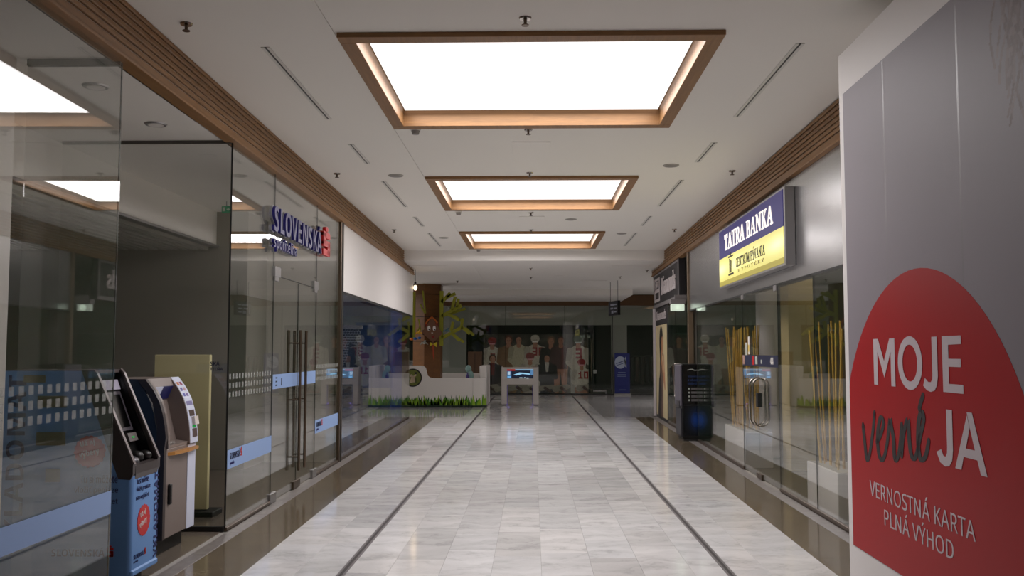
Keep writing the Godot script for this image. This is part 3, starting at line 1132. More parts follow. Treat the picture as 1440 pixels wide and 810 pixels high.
# ================================================================ the bank on the right
func build_right_bank() -> void:
	org = Vector3.ZERO
	wall = 2
	var fa := thing("steel_fascia", "brushed steel fascia above the glass front of the right bank", "fascia", V(wr(12.0), 2.38, 12.0))
	var st := mb()
	bx(st, 0.0, 0.06, 2.385, 3.505, 6.6, 17.9, 0.003)
	obj("sheet", st, M.steel, fa)
	st = mb()
	bx(st, -0.006, 0.08, 2.36, 2.388, 6.6, 17.9, 0.002)
	obj("lower_edge", st, M.rubber, fa)
	st = mb()
	bx(st, -0.03, 0.07, 0.0, 3.49, 17.9, 18.02, 0.005)
	obj("end_post", st, mat(Color(0.50, 0.43, 0.35), 0.45, 0.4), fa)
	# illuminated sign box
	org = Vector3.ZERO
	var sg := thing("bank_light_sign", "glowing blue and yellow bank sign box on the steel fascia", "sign", V(wr(12.1) - 0.06, 2.55, 12.1))
	st = mb()
	bx(st, -0.115, -0.002, 2.53, 3.385, 10.18, 14.12, 0.006)
	obj("casing", st, M.alu, sg)
	st = mb()
	bx(st, -0.121, -0.114, 2.958, 3.36, 10.23, 14.07, 0.001)
	var bp := obj("blue_panel", st, glow(Color(0.12, 0.08, 0.42), 0.55), sg)
	st = mb()
	bx(st, -0.121, -0.114, 2.62, 2.956, 10.23, 14.07, 0.001)
	st = mb()
	sheet(st, V(-0.114, 2.62, 14.07), Vector3(0, 0, 3.84), Vector3(0, 0.336, 0), 0.007)
	var yi := Image.create_empty(192, 32, false, Image.FORMAT_RGB8)
	for yy in 32:
		for xx in 192:
			var f := 0.45 + 0.55 * exp(-pow((yy - 15.0) / 9.0, 2.0)) * (0.75 + 0.25 * sin(xx * 0.11 + 1.0))
			yi.set_pixel(xx, yy, Color(0.60 + 0.40 * f, 0.57 + 0.40 * f, 0.18 + 0.50 * f))
	var ym := print_mat(yi, 0.4)
	ym.emission_enabled = true
	ym.emission_texture = ym.albedo_texture
	ym.emission_operator = BaseMaterial3D.EMISSION_OP_MULTIPLY
	ym.emission = Color(1, 1, 1)
	ym.emission_energy_multiplier = 0.85
	var yp := obj("yellow_panel", st, ym, sg)
	st = mb()
	bx(st, -0.121, -0.114, 2.555, 2.6195, 10.23, 14.07, 0.001)
	obj("lower_strip", st, glow(Color(0.80, 0.74, 0.30), 0.42), sg)
	var r := Vector3(0.0168, 0, 1).normalized()
	r = Vector3(-0.0168, 0, 1).normalized()
	var wh := glow(Color(1.0, 0.97, 0.94), 0.95)
	var dk := mat(Color(0.10, 0.10, 0.10), 0.6)
	text(bp, "lettering", "TATRA BANKA", serifb, wh, V(-0.122, 3.045, 13.62), r, Vector3.UP, 2.95, 0.225, 0.006, 1.0)
	text(yp, "lettering", "CENTRUM BÝVANIA", serif, dk, V(-0.122, 2.735, 12.82), r, Vector3.UP, 1.72, 0.165, 0.004, 1.0)
	text(yp, "lettering", "H Y P O T É K Y", serif, mat(Color(0.55, 0.50, 0.30), 0.6), V(-0.122, 2.665, 12.7), r, Vector3.UP, 1.55, 0.05, 0.003, 2.0)
	st = mb()
	# small column emblem
	for q in [[13.24, 13.29, 2.70, 2.90], [13.17, 13.21, 2.70, 2.88], [13.10, 13.13, 2.70, 2.86]]:
		bx(st, -0.125, -0.121, q[2], q[3], q[0], q[1])
	bx(st, -0.125, -0.121, 2.915, 2.935, 13.02, 13.36)
	bx(st, -0.125, -0.121, 2.665, 2.69, 13.0, 13.36)
	bx(st, -0.125, -0.121, 2.935, 2.985, 13.17, 13.2)
	obj("column_emblem", st, dk, yp)
	var al := AreaLight3D.new()
	al.name = "bank_sign_lamp"
	al.area_size = Vector2(3.6, 0.7)
	al.position = V(wr(12.1) - 0.16, 2.95, 12.1)
	al.rotation = Vector3(0, PI / 2 - 0.0168, 0)
	al.light_energy = 0.12
	al.light_color = Color(1.0, 0.95, 0.72)
	al.shadow_enabled = true
	al.area_range = 40.0
	add_child(al)
	# glass
	org = Vector3.ZERO
	wall = 2
	var w := win(3, "frameless glass front of the right bank below the steel fascia")
	for q in [[6.4, 9.55], [9.55, 11.04], [13.06, 17.06]]:
		pane(w, 0.0, q[0], q[1], 0.02, 2.385, M.glass)
		st = mb()
		bx(st, -0.016, 0.02, 0.0, 0.045, q[0], q[1], 0.003)
		obj("base_channel", st, M.bronze, w)
	st = mb()
	for d in [9.55, 11.04, 13.06, 17.06]:
		bx(st, -0.0065, 0.0065, 0.02, 2.385, d - 0.002, d + 0.002)
	obj("glass_edges", st, M.rubber, w)
	var dr := thing("door_2", "double glass door of the right bank with looped steel handles and a navy strip", "door", Vector3.ZERO, "", "structure")
	for k in 2:
		var a := 11.045 if k == 0 else 12.105
		var b := 12.095 if k == 0 else 13.055
		var leaf := pane(dr, 0.0, a, b, 0.02, 2.37, M.glass, "leaf")
		st = mb()
		bx(st, -0.0085, -0.0065, 1.415, 1.555, a + 0.005, b - 0.005)
		obj("navy_strip", st, mat(Color(0.06, 0.09, 0.24), 0.5), leaf)
		st = mb()
		bx(st, -0.02, 0.02, 0.005, 0.07, (b - 0.14) if k == 0 else a, b if k == 0 else (a + 0.14), 0.004)
		obj("bottom_fitting", st, M.bronze, leaf)
		st = mb()
		bx(st, -0.018, 0.018, 2.31, 2.375, a if k == 0 else (b - 0.14), (a + 0.14) if k == 0 else b, 0.004)
		obj("top_fitting", st, M.alu, leaf)
		if k == 0:
			text(leaf, "strip_lettering", "44", serifb, M.white, V(-0.009, 1.45, 11.42), r, Vector3.UP, 0.16, 0.08)
			st = mb()
			bx(st, -0.0105, -0.0086, 1.45, 1.50, 11.86, 11.93)
			obj("strip_label", st, M.dot, leaf)
		else:
			for q in [[12.30, 12.42, 1.43, 1.545, M.red], [12.12, 12.24, 1.44, 1.54, M.dot], [12.90, 13.02, 1.43, 1.55, mat(Color(0.65, 0.5, 0.45), 0.6)], [12.74, 12.84, 1.555, 1.72, M.dot], [12.58, 12.66, 1.565, 1.80, M.white]]:
				st = mb()
				bx(st, -0.0115, -0.0086, q[2], q[3], q[0], q[1], 0.0)
				obj("door_notice", st, q[4], leaf)
			st = mb()
			bx(st, -0.013, -0.0116, 1.60, 1.69, 12.595, 12.645)
			obj("door_notice_mark", st, mat(Color(0.9, 0.75, 0.1), 0.6), leaf)
		var hd := 12.0 if k == 0 else 12.2
		st = mb()
		var pts := []
		for i in 24:
			var t := TAU * i / 24.0
			var yy := 0.968 + (0.20 if sin(t) > 0 else -0.20) + 0.10 * sin(t)
			pts.append(Vector3(0.10 * cos(t), yy, -hd))
		tube(st, pts, 0.0125, 10, true)
		obj("loop_handle", st, M.chrome, dr)
	st = mb()
	bx(st, -0.03, 0.03, 0.90, 1.08, 12.05, 12.16, 0.005)
	obj("lock_case", st, M.rubber, dr)
	# planters with bamboo canes behind the glass
	var PL := [[9.02, 10.07, "white planter box of tall bamboo canes behind the glass next to the grey hoarding", 0.46], [13.2, 14.7, "white planter box of tall bamboo canes behind the glass next to the drinks machine", 0.49]]
	for i in 2:
		var q: Array = PL[i]
		wall = 2
		var c: float = (q[0] + q[1]) / 2.0
		var t := thing("bamboo_planter", q[2], "planter", V(wr(c) + 0.22, 0, c), "bamboo planters in the right bank window")
		st = mb()
		bx(st, 0.04, 0.42, 0.0, q[3], q[0], q[1], 0.006)
		obj("box", st, M.white, t)
		st = mb()
		bx(st, 0.06, 0.40, q[3] - 0.03, q[3] + 0.004, q[0] + 0.02, q[1] - 0.02)
		obj("pebble_bed", st, mat(Color(0.66, 0.64, 0.58), 0.9), t)
		for k in (13 if i == 0 else 26):
			var x := rng.randf_range(0.10, 0.36)
			var nk := 13 if i == 0 else 26
			var d: float = lerpf(q[0] + (0.10 if i == 0 else 0.42), q[1] - 0.10, (k + rng.randf_range(-0.3, 0.3) + 0.5) / nk)
			var ht := rng.randf_range(1.80, 1.93) if i == 0 else rng.randf_range(1.88, 1.99)
			var lean := Vector3(rng.randf_range(-0.07, 0.07), 0, rng.randf_range(-0.07, 0.07) - 0.34 * ((k + 0.5) / nk - (0.5 if i == 0 else 0.1)))
			st = mb()
			var rad := rng.randf_range(0.009, 0.015)
			var p0 := Vector3(x, q[3] - 0.02, -d)
			var p1 := Vector3(x + lean.x, ht, -d + lean.z)
			cyl(st, p0, p1, rad, rad * 0.85, 8)
			for n in 5:
				var pc := p0.lerp(p1, 0.12 + n * 0.19 + rng.randf() * 0.05)
				var dirn := (p1 - p0).normalized()
				cyl(st, pc - dirn * 0.006, pc + dirn * 0.006, rad * 1.2, rad * 1.2, 8)
			obj("cane", st, M.bamboo[k % 3] if M.has("bamboo") else bamboo(k), t)
	# interior: round column, cream pier, floor inlay
	org = Vector3.ZERO
	wall = 0
	st = mb()
	org = V(3.62, 0, 14.7)
	cyl(st, V(3.62, 0, 14.7), V(3.62, 3.51, 14.7), 0.17, 0.17, 28)
	solo("round_column", st, M.board_white, "pale round column inside the right bank behind the door", "column", "", "structure")
	st = mb()
	org = V(3.62, 0, 13.1)
	bx(st, 3.46, 3.80, 0, 3.51, 12.9, 13.3, 0.004)
	solo("cream_pier", st, mat(Color(0.78, 0.70, 0.48), 0.7), "square cream pier inside the right bank", "column", "", "structure")
	st = mb()
	org = V(5.2, 0, 10.6)
	bx(st, 4.9, 5.5, 0, 1.05, 9.0, 12.0, 0.01)
	bx(st, 4.85, 5.55, 1.05, 1.09, 8.95, 12.05, 0.008)
	solo("teller_counter", st, mat(Color(0.50, 0.52, 0.46), 0.5), "grey green counter deep inside the right bank", "counter")

func bank_lamp() -> void:
	org = Vector3.ZERO
	wall = 0
	var t := thing("ceiling_panel_lamp", "square lit ceiling panel inside the right bank, above the picture's view", "lamp", V(4.3, 3.5, 12.6))
	var st := mb()
	bx(st, 4.0, 4.6, 3.46, 3.505, 12.3, 12.9, 0.004)
	obj("casing", st, M.alu, t)
	st = mb()
	bx(st, 4.02, 4.58, 3.452, 3.4595, 12.32, 12.88)
	obj("lamp_diffuser", st, glow(Color(1.0, 0.96, 0.86), 1.0), t)
	var al := AreaLight3D.new()
	al.name = "right_bank_lamp"
	al.area_size = Vector2(0.55, 0.55)
	al.position = V(4.3, 3.44, 12.6)
	al.rotation = Vector3(-PI / 2, 0, 0)
	al.light_energy = 1.5
	al.light_color = Color(1.0, 0.95, 0.82)
	al.shadow_enabled = true
	al.area_range = 40.0
	add_child(al)

func bamboo(k: int) -> StandardMaterial3D:
	M.bamboo = [mat(Color(0.86, 0.68, 0.24), 0.5), mat(Color(0.78, 0.60, 0.20), 0.5), mat(Color(0.90, 0.74, 0.32), 0.5)]
	return M.bamboo[k % 3]

func build_right_jeweller() -> void:
	org = Vector3.ZERO
	wall = 2
	var r := Vector3(-0.0168, 0, 1).normalized()
	var dark := mat(Color(0.16, 0.15, 0.16), 0.5)
	var pale := mat(Color(0.80, 0.76, 0.76), 0.5)
	var sg := thing("jeweller_sign", "dark signboard with pale lettering and a framed emblem beyond the steel fascia", "sign", V(wr(21.0), 2.65, 21.0))
	var st := mb()
	bx(st, -0.03, 0.10, 2.66, 3.49, 19.1, 23.75, 0.004)
	obj("board", st, dark, sg)
	st = mb()
	bx(st, -0.045, -0.028, 3.43, 3.47, 19.15, 23.7, 0.003)
	bx(st, -0.045, -0.028, 2.66, 2.74, 19.15, 23.7, 0.003)
	bx(st, -0.045, -0.028, 2.66, 3.47, 19.12, 19.17, 0.003)
	obj("border", st, mat(Color(0.50, 0.48, 0.48), 0.5), sg)
	text(sg, "lettering", "Diamonds", serifb, pale, V(-0.034, 2.90, 22.0), r, Vector3.UP, 2.45, 0.42, 0.02, 1.0)
	st = mb()
	bx(st, -0.044, -0.03, 2.80, 3.36, 23.35, 23.42)
	bx(st, -0.044, -0.03, 2.80, 3.36, 22.42, 22.49)
	bx(st, -0.044, -0.03, 3.31, 3.36, 22.49, 23.35)
	bx(st, -0.044, -0.03, 3.02, 3.10, 22.49, 23.35)
	bx(st, -0.044, -0.03, 2.80, 2.86, 22.49, 23.35)
	extrude(st, PackedVector2Array([Vector2(-23.2, 3.22), Vector2(-22.95, 3.12), Vector2(-22.7, 3.22), Vector2(-22.8, 3.29), Vector2(-23.1, 3.29)]), Vector3(-0.03, 0, 0), Vector3(0, 0, 1), Vector3.UP, Vector3(-0.014, 0, 0))
	obj("framed_emblem", st, pale, sg)
	# shop front
	org = Vector3.ZERO
	var w := win(4, "dark glass front of the jeweller with a tall cream poster")
	for q in [[18.3, 19.6], [19.6, 21.2]]:
		pane(w, 0.0, q[0], q[1], 0.02, 2.64, M.glass)
		st = mb()
		bx(st, -0.016, 0.02, 0, 0.04, q[0], q[1], 0.003)
		obj("base_channel", st, M.bronze, w)
	st = mb()
	tube(st, [Vector3(0, 1.35, -19.75), Vector3(-0.05, 1.35, -19.75), Vector3(-0.06, 1.3, -19.75), Vector3(-0.06, 0.72, -19.75), Vector3(-0.05, 0.67, -19.75), Vector3(0, 0.67, -19.75)], 0.014, 8)
	obj("door_handle", st, M.chrome, w)
	st = mb()
	bx(st, 0.0, 0.10, 0.0, 2.66, 21.2, 23.75, 0.004)
	obj("end_panel", st, dark, w)
	st = mb()
	bx(st, -0.06, 0.0, 0.02, 2.66, 23.62, 23.72, 0.003)
	obj("end_trim", st, pale, w)
	text(w, "panel_lettering", "Diamonds", serif, pale, V(-0.004, 2.36, 23.4), r, Vector3.UP, 1.9, 0.22, 0.006, 2.0)
	# poster: cream ground, a figure in profile with dark hair
	var im := Image.create_empty(256, 320, false, Image.FORMAT_RGB8)
	im.fill(Color(0.80, 0.74, 0.58))
	var skin := Color(0.70, 0.50, 0.36)
	fill_poly(im, PackedVector2Array([Vector2(96, 120), Vector2(150, 118), Vector2(172, 180), Vector2(160, 320), Vector2(70, 320), Vector2(78, 200)]), Color(0.42, 0.32, 0.26))
	fill_poly(im, PackedVector2Array([Vector2(70, 190), Vector2(110, 160), Vector2(130, 240), Vector2(110, 320), Vector2(40, 320)]), Color(0.16, 0.12, 0.12))
	limb(im, Vector2(150, 140), Vector2(205, 215), 14, 10, skin)
	limb(im, Vector2(205, 215), Vector2(185, 110), 10, 8, skin)
	fill_ell(im, 128, 62, 44, 56, Color(0.06, 0.05, 0.05))
	fill_poly(im, PackedVector2Array([Vector2(86, 60), Vector2(120, 40), Vector2(130, 120), Vector2(98, 150)]), Color(0.06, 0.05, 0.05))
	fill_ell(im, 152, 70, 22, 30, skin)
	limb(im, Vector2(140, 95), Vector2(136, 125), 12, 16, skin)
	var po := thing("poster", "tall cream poster of a dark-haired figure at the far end of the right shops", "poster", V(wr(22.3), 0.1, 22.3))
	st = mb()
	sheet(st, V(-0.006, 0.08, 23.45), Vector3(0, 0, 2.1), Vector3(0, 2.15, 0), 0.006)
	obj("printed_sheet", st, print_mat(im, 0.5), po)
	# shelves inside
	org = Vector3.ZERO
	for k in 5:
		st = mb()
		var y := 0.5 + k * 0.38
		org = V(4.6, y, 20.8)
		wall = 0
		bx(st, 3.3, 6.0, y, y + 0.03, 22.9, 23.3, 0.003)
		solo("wall_shelf", st, M.alu, ["lowest dim glass shelf", "second dim glass shelf from the floor", "middle dim glass shelf", "fourth dim glass shelf from the floor", "topmost dim glass shelf"][k] + " inside the jeweller", "shelf", "shelves in the jeweller")
	# emergency light on the corner
	wall = 0
	var el := thing("emergency_light", "small lit emergency lamp box projecting over the jeweller's door", "lamp", V(2.77, 2.38, 18.12))
	st = mb()
	bx(st, 2.62, 2.90, 2.505, 2.60, 18.02, 18.22, 0.006)
	obj("housing", st, mat(Color(0.48, 0.46, 0.46), 0.5), el)
	st = mb()
	bx(st, 2.635, 2.885, 2.375, 2.505, 18.05, 18.19, 0.01)
	obj("lamp_lens", st, glow(Color(0.90, 0.96, 0.88), 0.62), el)
	st = mb()
	bx(st, 2.70, 2.96, 2.60, 2.68, 18.06, 18.12, 0.004)
	obj("bracket", st, mat(Color(0.48, 0.46, 0.46), 0.5), el)
	var ol := OmniLight3D.new()
	ol.name = "emergency_lamp"
	ol.position = V(2.76, 2.44, 18.02)
	ol.light_energy = 0.003
	ol.light_size = 0.06
	ol.light_color = Color(0.9, 1.0, 0.9)
	ol.omni_range = 30.0
	ol.omni_attenuation = 2.0
	ol.shadow_enabled = true
	add_child(ol)

# ================================================================ the shop across the end
func figure(im: Image, x: float, top: float, k: float, coat: Color, legs: Color, hair: Color, skin: Color, helmet := false) -> void:
	k *= 1.16
	var hipy := top + k * 4.1
	limb(im, Vector2(x - k * 0.45, hipy), Vector2(x - k * 0.6, top + k * 7.4), k * 0.5, k * 0.3, legs)
	limb(im, Vector2(x + k * 0.45, hipy), Vector2(x + k * 0.5, top + k * 7.4), k * 0.5, k * 0.3, legs)
	fill_poly(im, PackedVector2Array([Vector2(x - k * 1.05, top + k * 1.55), Vector2(x - k * 0.4, top + k * 1.15), Vector2(x + k * 0.4, top + k * 1.15), Vector2(x + k * 1.05, top + k * 1.55), Vector2(x + k * 0.8, top + k * 4.4), Vector2(x - k * 0.8, top + k * 4.4)]), coat)
	limb(im, Vector2(x - k * 1.0, top + k * 1.75), Vector2(x - k * 1.25, top + k * 3.2), k * 0.36, k * 0.28, coat.darkened(0.12))
	limb(im, Vector2(x + k * 1.0, top + k * 1.75), Vector2(x + k * 1.2, top + k * 3.2), k * 0.36, k * 0.28, coat.darkened(0.12))
	limb(im, Vector2(x - k * 1.25, top + k * 3.2), Vector2(x - k * 0.6, top + k * 3.9), k * 0.26, k * 0.2, coat)
	limb(im, Vector2(x, top + k * 0.9), Vector2(x, top + k * 1.3), k * 0.25, k * 0.3, skin)
	fill_ell(im, x, top + k * 0.45, k * 0.5, k * 0.58, hair)
	fill_ell(im, x, top + k * 0.58, k * 0.36, k * 0.46, skin)
	if helmet:
		fill_ell(im, x, top + k * 0.36, k * 0.58, k * 0.50, hair)
		fill_poly(im, PackedVector2Array([Vector2(x - k * 0.4, top + k * 0.7), Vector2(x + k * 0.4, top + k * 0.7), Vector2(x + k * 0.36, top + k * 0.86), Vector2(x - k * 0.36, top + k * 0.86)]), hair.lightened(0.4))
	fill_ell(im, x - k * 0.14, top + k * 0.54, k * 0.05, k * 0.04, Color(0.1, 0.08, 0.07))
	fill_ell(im, x + k * 0.14, top + k * 0.54, k * 0.05, k * 0.04, Color(0.1, 0.08, 0.07))

func team_poster() -> Image:
	var im := Image.create_empty(1024, 576, false, Image.FORMAT_RGB8)
	im.fill(Color(0.20, 0.21, 0.17))
	var g := noise_of(4, 0.02, 4)
	for y in range(0, 576, 4):
		for x in range(0, 1024, 4):
			var c := 0.17 + g.get_noise_2d(x, y * 0.8) * 0.12 + (0.10 if y > 500 else 0.0)
			im.fill_rect(Rect2i(x, y, 4, 4), Color(c * 1.05, c * 1.04, c * 0.86))
	var skin := Color(0.52, 0.38, 0.30)
	var shirt := Color(0.58, 0.57, 0.51)
	var red := Color(0.42, 0.12, 0.12)
	figure(im, 85, 40, 62, shirt, Color(0.55, 0.54, 0.48), red, skin, true)
	digits(im, "8", 68, 190, 15, red)
	figure(im, 245, 22, 66, Color(0.40, 0.29, 0.18), Color(0.36, 0.26, 0.17), Color(0.30, 0.15, 0.10), skin)
	fill_poly(im, PackedVector2Array([Vector2(175, 130), Vector2(315, 130), Vector2(330, 420), Vector2(160, 420)]), Color(0.38, 0.28, 0.18))
	figure(im, 345, 20, 62, Color(0.56, 0.55, 0.46), Color(0.42, 0.34, 0.22), Color(0.12, 0.10, 0.09), skin)
	figure(im, 505, 18, 64, shirt, Color(0.52, 0.51, 0.46), shirt, skin, true)
	digits(im, "30", 478, 130, 16, red)
	figure(im, 455, 190, 62, shirt, Color(0.5, 0.49, 0.44), Color(0.40, 0.18, 0.17), skin, true)
	digits(im, "16", 425, 320, 14, red)
	figure(im, 660, 30, 66, Color(0.12, 0.11, 0.10), Color(0.13, 0.12, 0.12), Color(0.34, 0.26, 0.18), skin)
	figure(im, 755, 26, 62, Color(0.26, 0.19, 0.18), skin, Color(0.22, 0.13, 0.10), skin)
	figure(im, 620, 200, 60, Color(0.12, 0.12, 0.12), Color(0.16, 0.16, 0.18), Color(0.10, 0.09, 0.08), skin)
	fill_poly(im, PackedVector2Array([Vector2(600, 275), Vector2(640, 275), Vector2(630, 370), Vector2(610, 370)]), Color(0.58, 0.58, 0.54))
	figure(im, 925, 20, 70, shirt, Color(0.5, 0.5, 0.46), Color(0.30, 0.34, 0.28), skin, true)
	digits(im, "3", 900, 140, 20, red)
	figure(im, 955, 250, 58, shirt, Color(0.46, 0.34, 0.26), Color(0.42, 0.14, 0.14), skin, true)
	digits(im, "10", 925, 365, 14, red)
	figure(im, 90, 205, 60, Color(0.14, 0.12, 0.13), Color(0.30, 0.28, 0.26), Color(0.24, 0.17, 0.13), skin)
	fill_poly(im, PackedVector2Array([Vector2(70, 285), Vector2(112, 285), Vector2(104, 400), Vector2(78, 400)]), Color(0.32, 0.10, 0.10))
	for q in [[60, 520, 70, 40], [180, 530, 50, 36], [330, 520, 80, 44], [460, 530, 60, 36], [600, 525, 70, 40], [760, 525, 60, 44], [980, 520, 50, 44]]:
		limb(im, Vector2(q[0] - q[2], q[1] + 10), Vector2(q[0] + q[2], q[1] - 12), q[3] * 0.7, q[3] * 0.5, Color(0.42, 0.41, 0.36))
		limb(im, Vector2(q[0], q[1]), Vector2(q[0] + q[2] * 0.8, q[1] + 36), q[3] * 0.35, q[3] * 0.25, Color(0.20, 0.14, 0.11))
	for y in 576:
		for x in 1024:
			var c := im.get_pixel(x, y)
			var k := 1.38 * (0.97 + 0.12 * g.get_noise_2d(x * 3.0, y * 3.0))
			im.set_pixel(x, y, Color(minf(c.r * k, 1.0), minf(c.g * k, 1.0), minf(c.b * k, 1.0)))
	return im

func build_back() -> void:
	wall = 0
	org = Vector3.ZERO
	var w := win(5, "wide dark glass shopfront across the far end of the arcade")
	var xs := [-8.8, -6.2, -3.6, -1.02, 1.19, 2.97, 4.9, 7.9]
	for i in xs.size() - 1:
		var p := mb()
		bx(p, xs[i] + 0.004, xs[i + 1] - 0.004, 0.03, 3.317, 35.395, 35.405)
		obj("pane", p, M.glass, w)
	var st := mb()
	for x in xs: bx(st, x - 0.01, x + 0.01, 0.0, 3.317, 35.385, 35.41)
	bx(st, -8.8, 7.9, 0.0, 0.03, 35.38, 35.42)
	obj("glazing_joints", st, M.rubber, w)
	st = mb()
	bx(st, -8.8, 7.9, 2.595, 3.33, 35.55, 35.7)
	obj("bulkhead", st, mat(Color(0.60, 0.62, 0.57), 0.8), w)
	for q in [[-3.45, -2.5], [2.93, 3.52]]:
		st = mb()
		bx(st, q[0], q[1], 0, 2.6, 35.56, 35.7, 0.004)
		obj("pier", st, mat(Color(0.56, 0.57, 0.53), 0.8), w)
	st = mb()
	bx(st, 2.25, 2.75, 0.10, 0.17, 35.6, 35.66, 0.004)
	bx(st, 2.70, 2.76, 0.0, 0.14, 35.6, 35.66, 0.004)
	obj("low_rail", st, M.alu, w)
	st = mb()
	bx(st, 2.26, 2.38, 0.78, 0.92, 35.6, 35.64, 0.004)
	obj("push_plate", st, M.dot, w)
	st = mb()
	bx(st, -9.0, 8.0, 3.33, 3.5, 35.5, 40.8)
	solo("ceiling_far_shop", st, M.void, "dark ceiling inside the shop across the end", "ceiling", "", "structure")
	var po := thing("team_poster", "huge dark window poster of a crowd of sports players and people in coats", "poster", V(0.1, 0.05, 35.6))
	st = mb()
	sheet(st, V(-1.86, 0.05, 35.62), Vector3(3.94, 0, 0), Vector3(0, 2.21, 0), 0.01)
	obj("printed_sheet", st, print_mat(team_poster(), 0.8), po)
	# rails of dark clothes deep in the shop
	var CL := ["dim rack of dark clothes in the far shop window at the right", "dim rack of clothes in the far shop left of the big poster"]
	for i in 2:
		var cx := 4.1 if i == 0 else -2.2
		var t := thing("clothes_rack", CL[i], "clothes rack", V(cx, 0, 36.6), "clothes racks in the far shop")
		for k in 6:
			st = mb()
			bx(st, cx - 0.55 + k * 0.19, cx - 0.43 + k * 0.19, 0.35 + 0.05 * (k % 3), 1.40, 36.4, 36.8, 0.03)
			obj("garment", st, mat([Color(0.16, 0.12, 0.10), Color(0.10, 0.10, 0.11), Color(0.22, 0.17, 0.13)][k % 3], 0.9), t)
		st = mb()
		cyl(st, V(cx - 0.65, 1.45, 36.6), V(cx + 0.65, 1.45, 36.6), 0.015, 0.015)
		cyl(st, V(cx - 0.62, 0, 36.6), V(cx - 0.62, 1.45, 36.6), 0.015, 0.015)
		cyl(st, V(cx + 0.62, 0, 36.6), V(cx + 0.62, 1.45, 36.6), 0.015, 0.015)
		obj("rail_frame", st, M.rubber, t)
	# blue banner stand
	var bb := thing("banner_stand", "dark blue roll-up banner with a white badge before the far shopfront", "banner", V(3.3, 0, 35.2))
	st = mb()
	bx(st, 3.02, 3.58, 0.06, 1.54, 35.19, 35.20)
	obj("banner", st, mat(Color(0.06, 0.11, 0.40), 0.6), bb)
	st = mb()
	bx(st, 2.99, 3.61, 0.0, 0.06, 35.1, 35.3, 0.008)
	obj("foot", st, M.alu, bb)
	st = mb()
	extrude(st, circle_poly(3.23, 1.20, 0.21, 0.23, 24), V(0, 0, 35.19), Vector3.RIGHT, Vector3.UP, Vector3(0, 0, 0.004))
	extrude(st, PackedVector2Array([Vector2(3.38, 1.32), Vector2(3.44, 1.43), Vector2(3.46, 1.0), Vector2(3.4, 1.06)]), V(0, 0, 35.19), Vector3.RIGHT, Vector3.UP, Vector3(0, 0, 0.004))
	obj("badge", st, mat(Color(0.62, 0.66, 0.74), 0.6), bb)
	st = mb()
	stroke(st, [Vector2(3.08, 1.16), Vector2(3.2, 1.20), Vector2(3.38, 1.27)], 0.035, V(0, 0, 35.186), Vector3.RIGHT, Vector3.UP, Vector3(0, 0, 0.003))
	stroke(st, [Vector2(3.10, 1.10), Vector2(3.22, 1.13), Vector2(3.36, 1.18)], 0.03, V(0, 0, 35.186), Vector3.RIGHT, Vector3.UP, Vector3(0, 0, 0.003))
	obj("badge_lines", st, mat(Color(0.08, 0.12, 0.40), 0.6), bb)
	st = mb()
	for q in [[3.14, 3.42, 0.82, 0.84], [3.12, 3.44, 0.74, 0.76], [3.12, 3.44, 0.68, 0.70], [3.18, 3.42, 0.18, 0.20]]:
		bx(st, q[0], q[1], q[2], q[3], 35.186, 35.19)
	obj("text_lines", st, mat(Color(0.45, 0.5, 0.62), 0.6), bb)

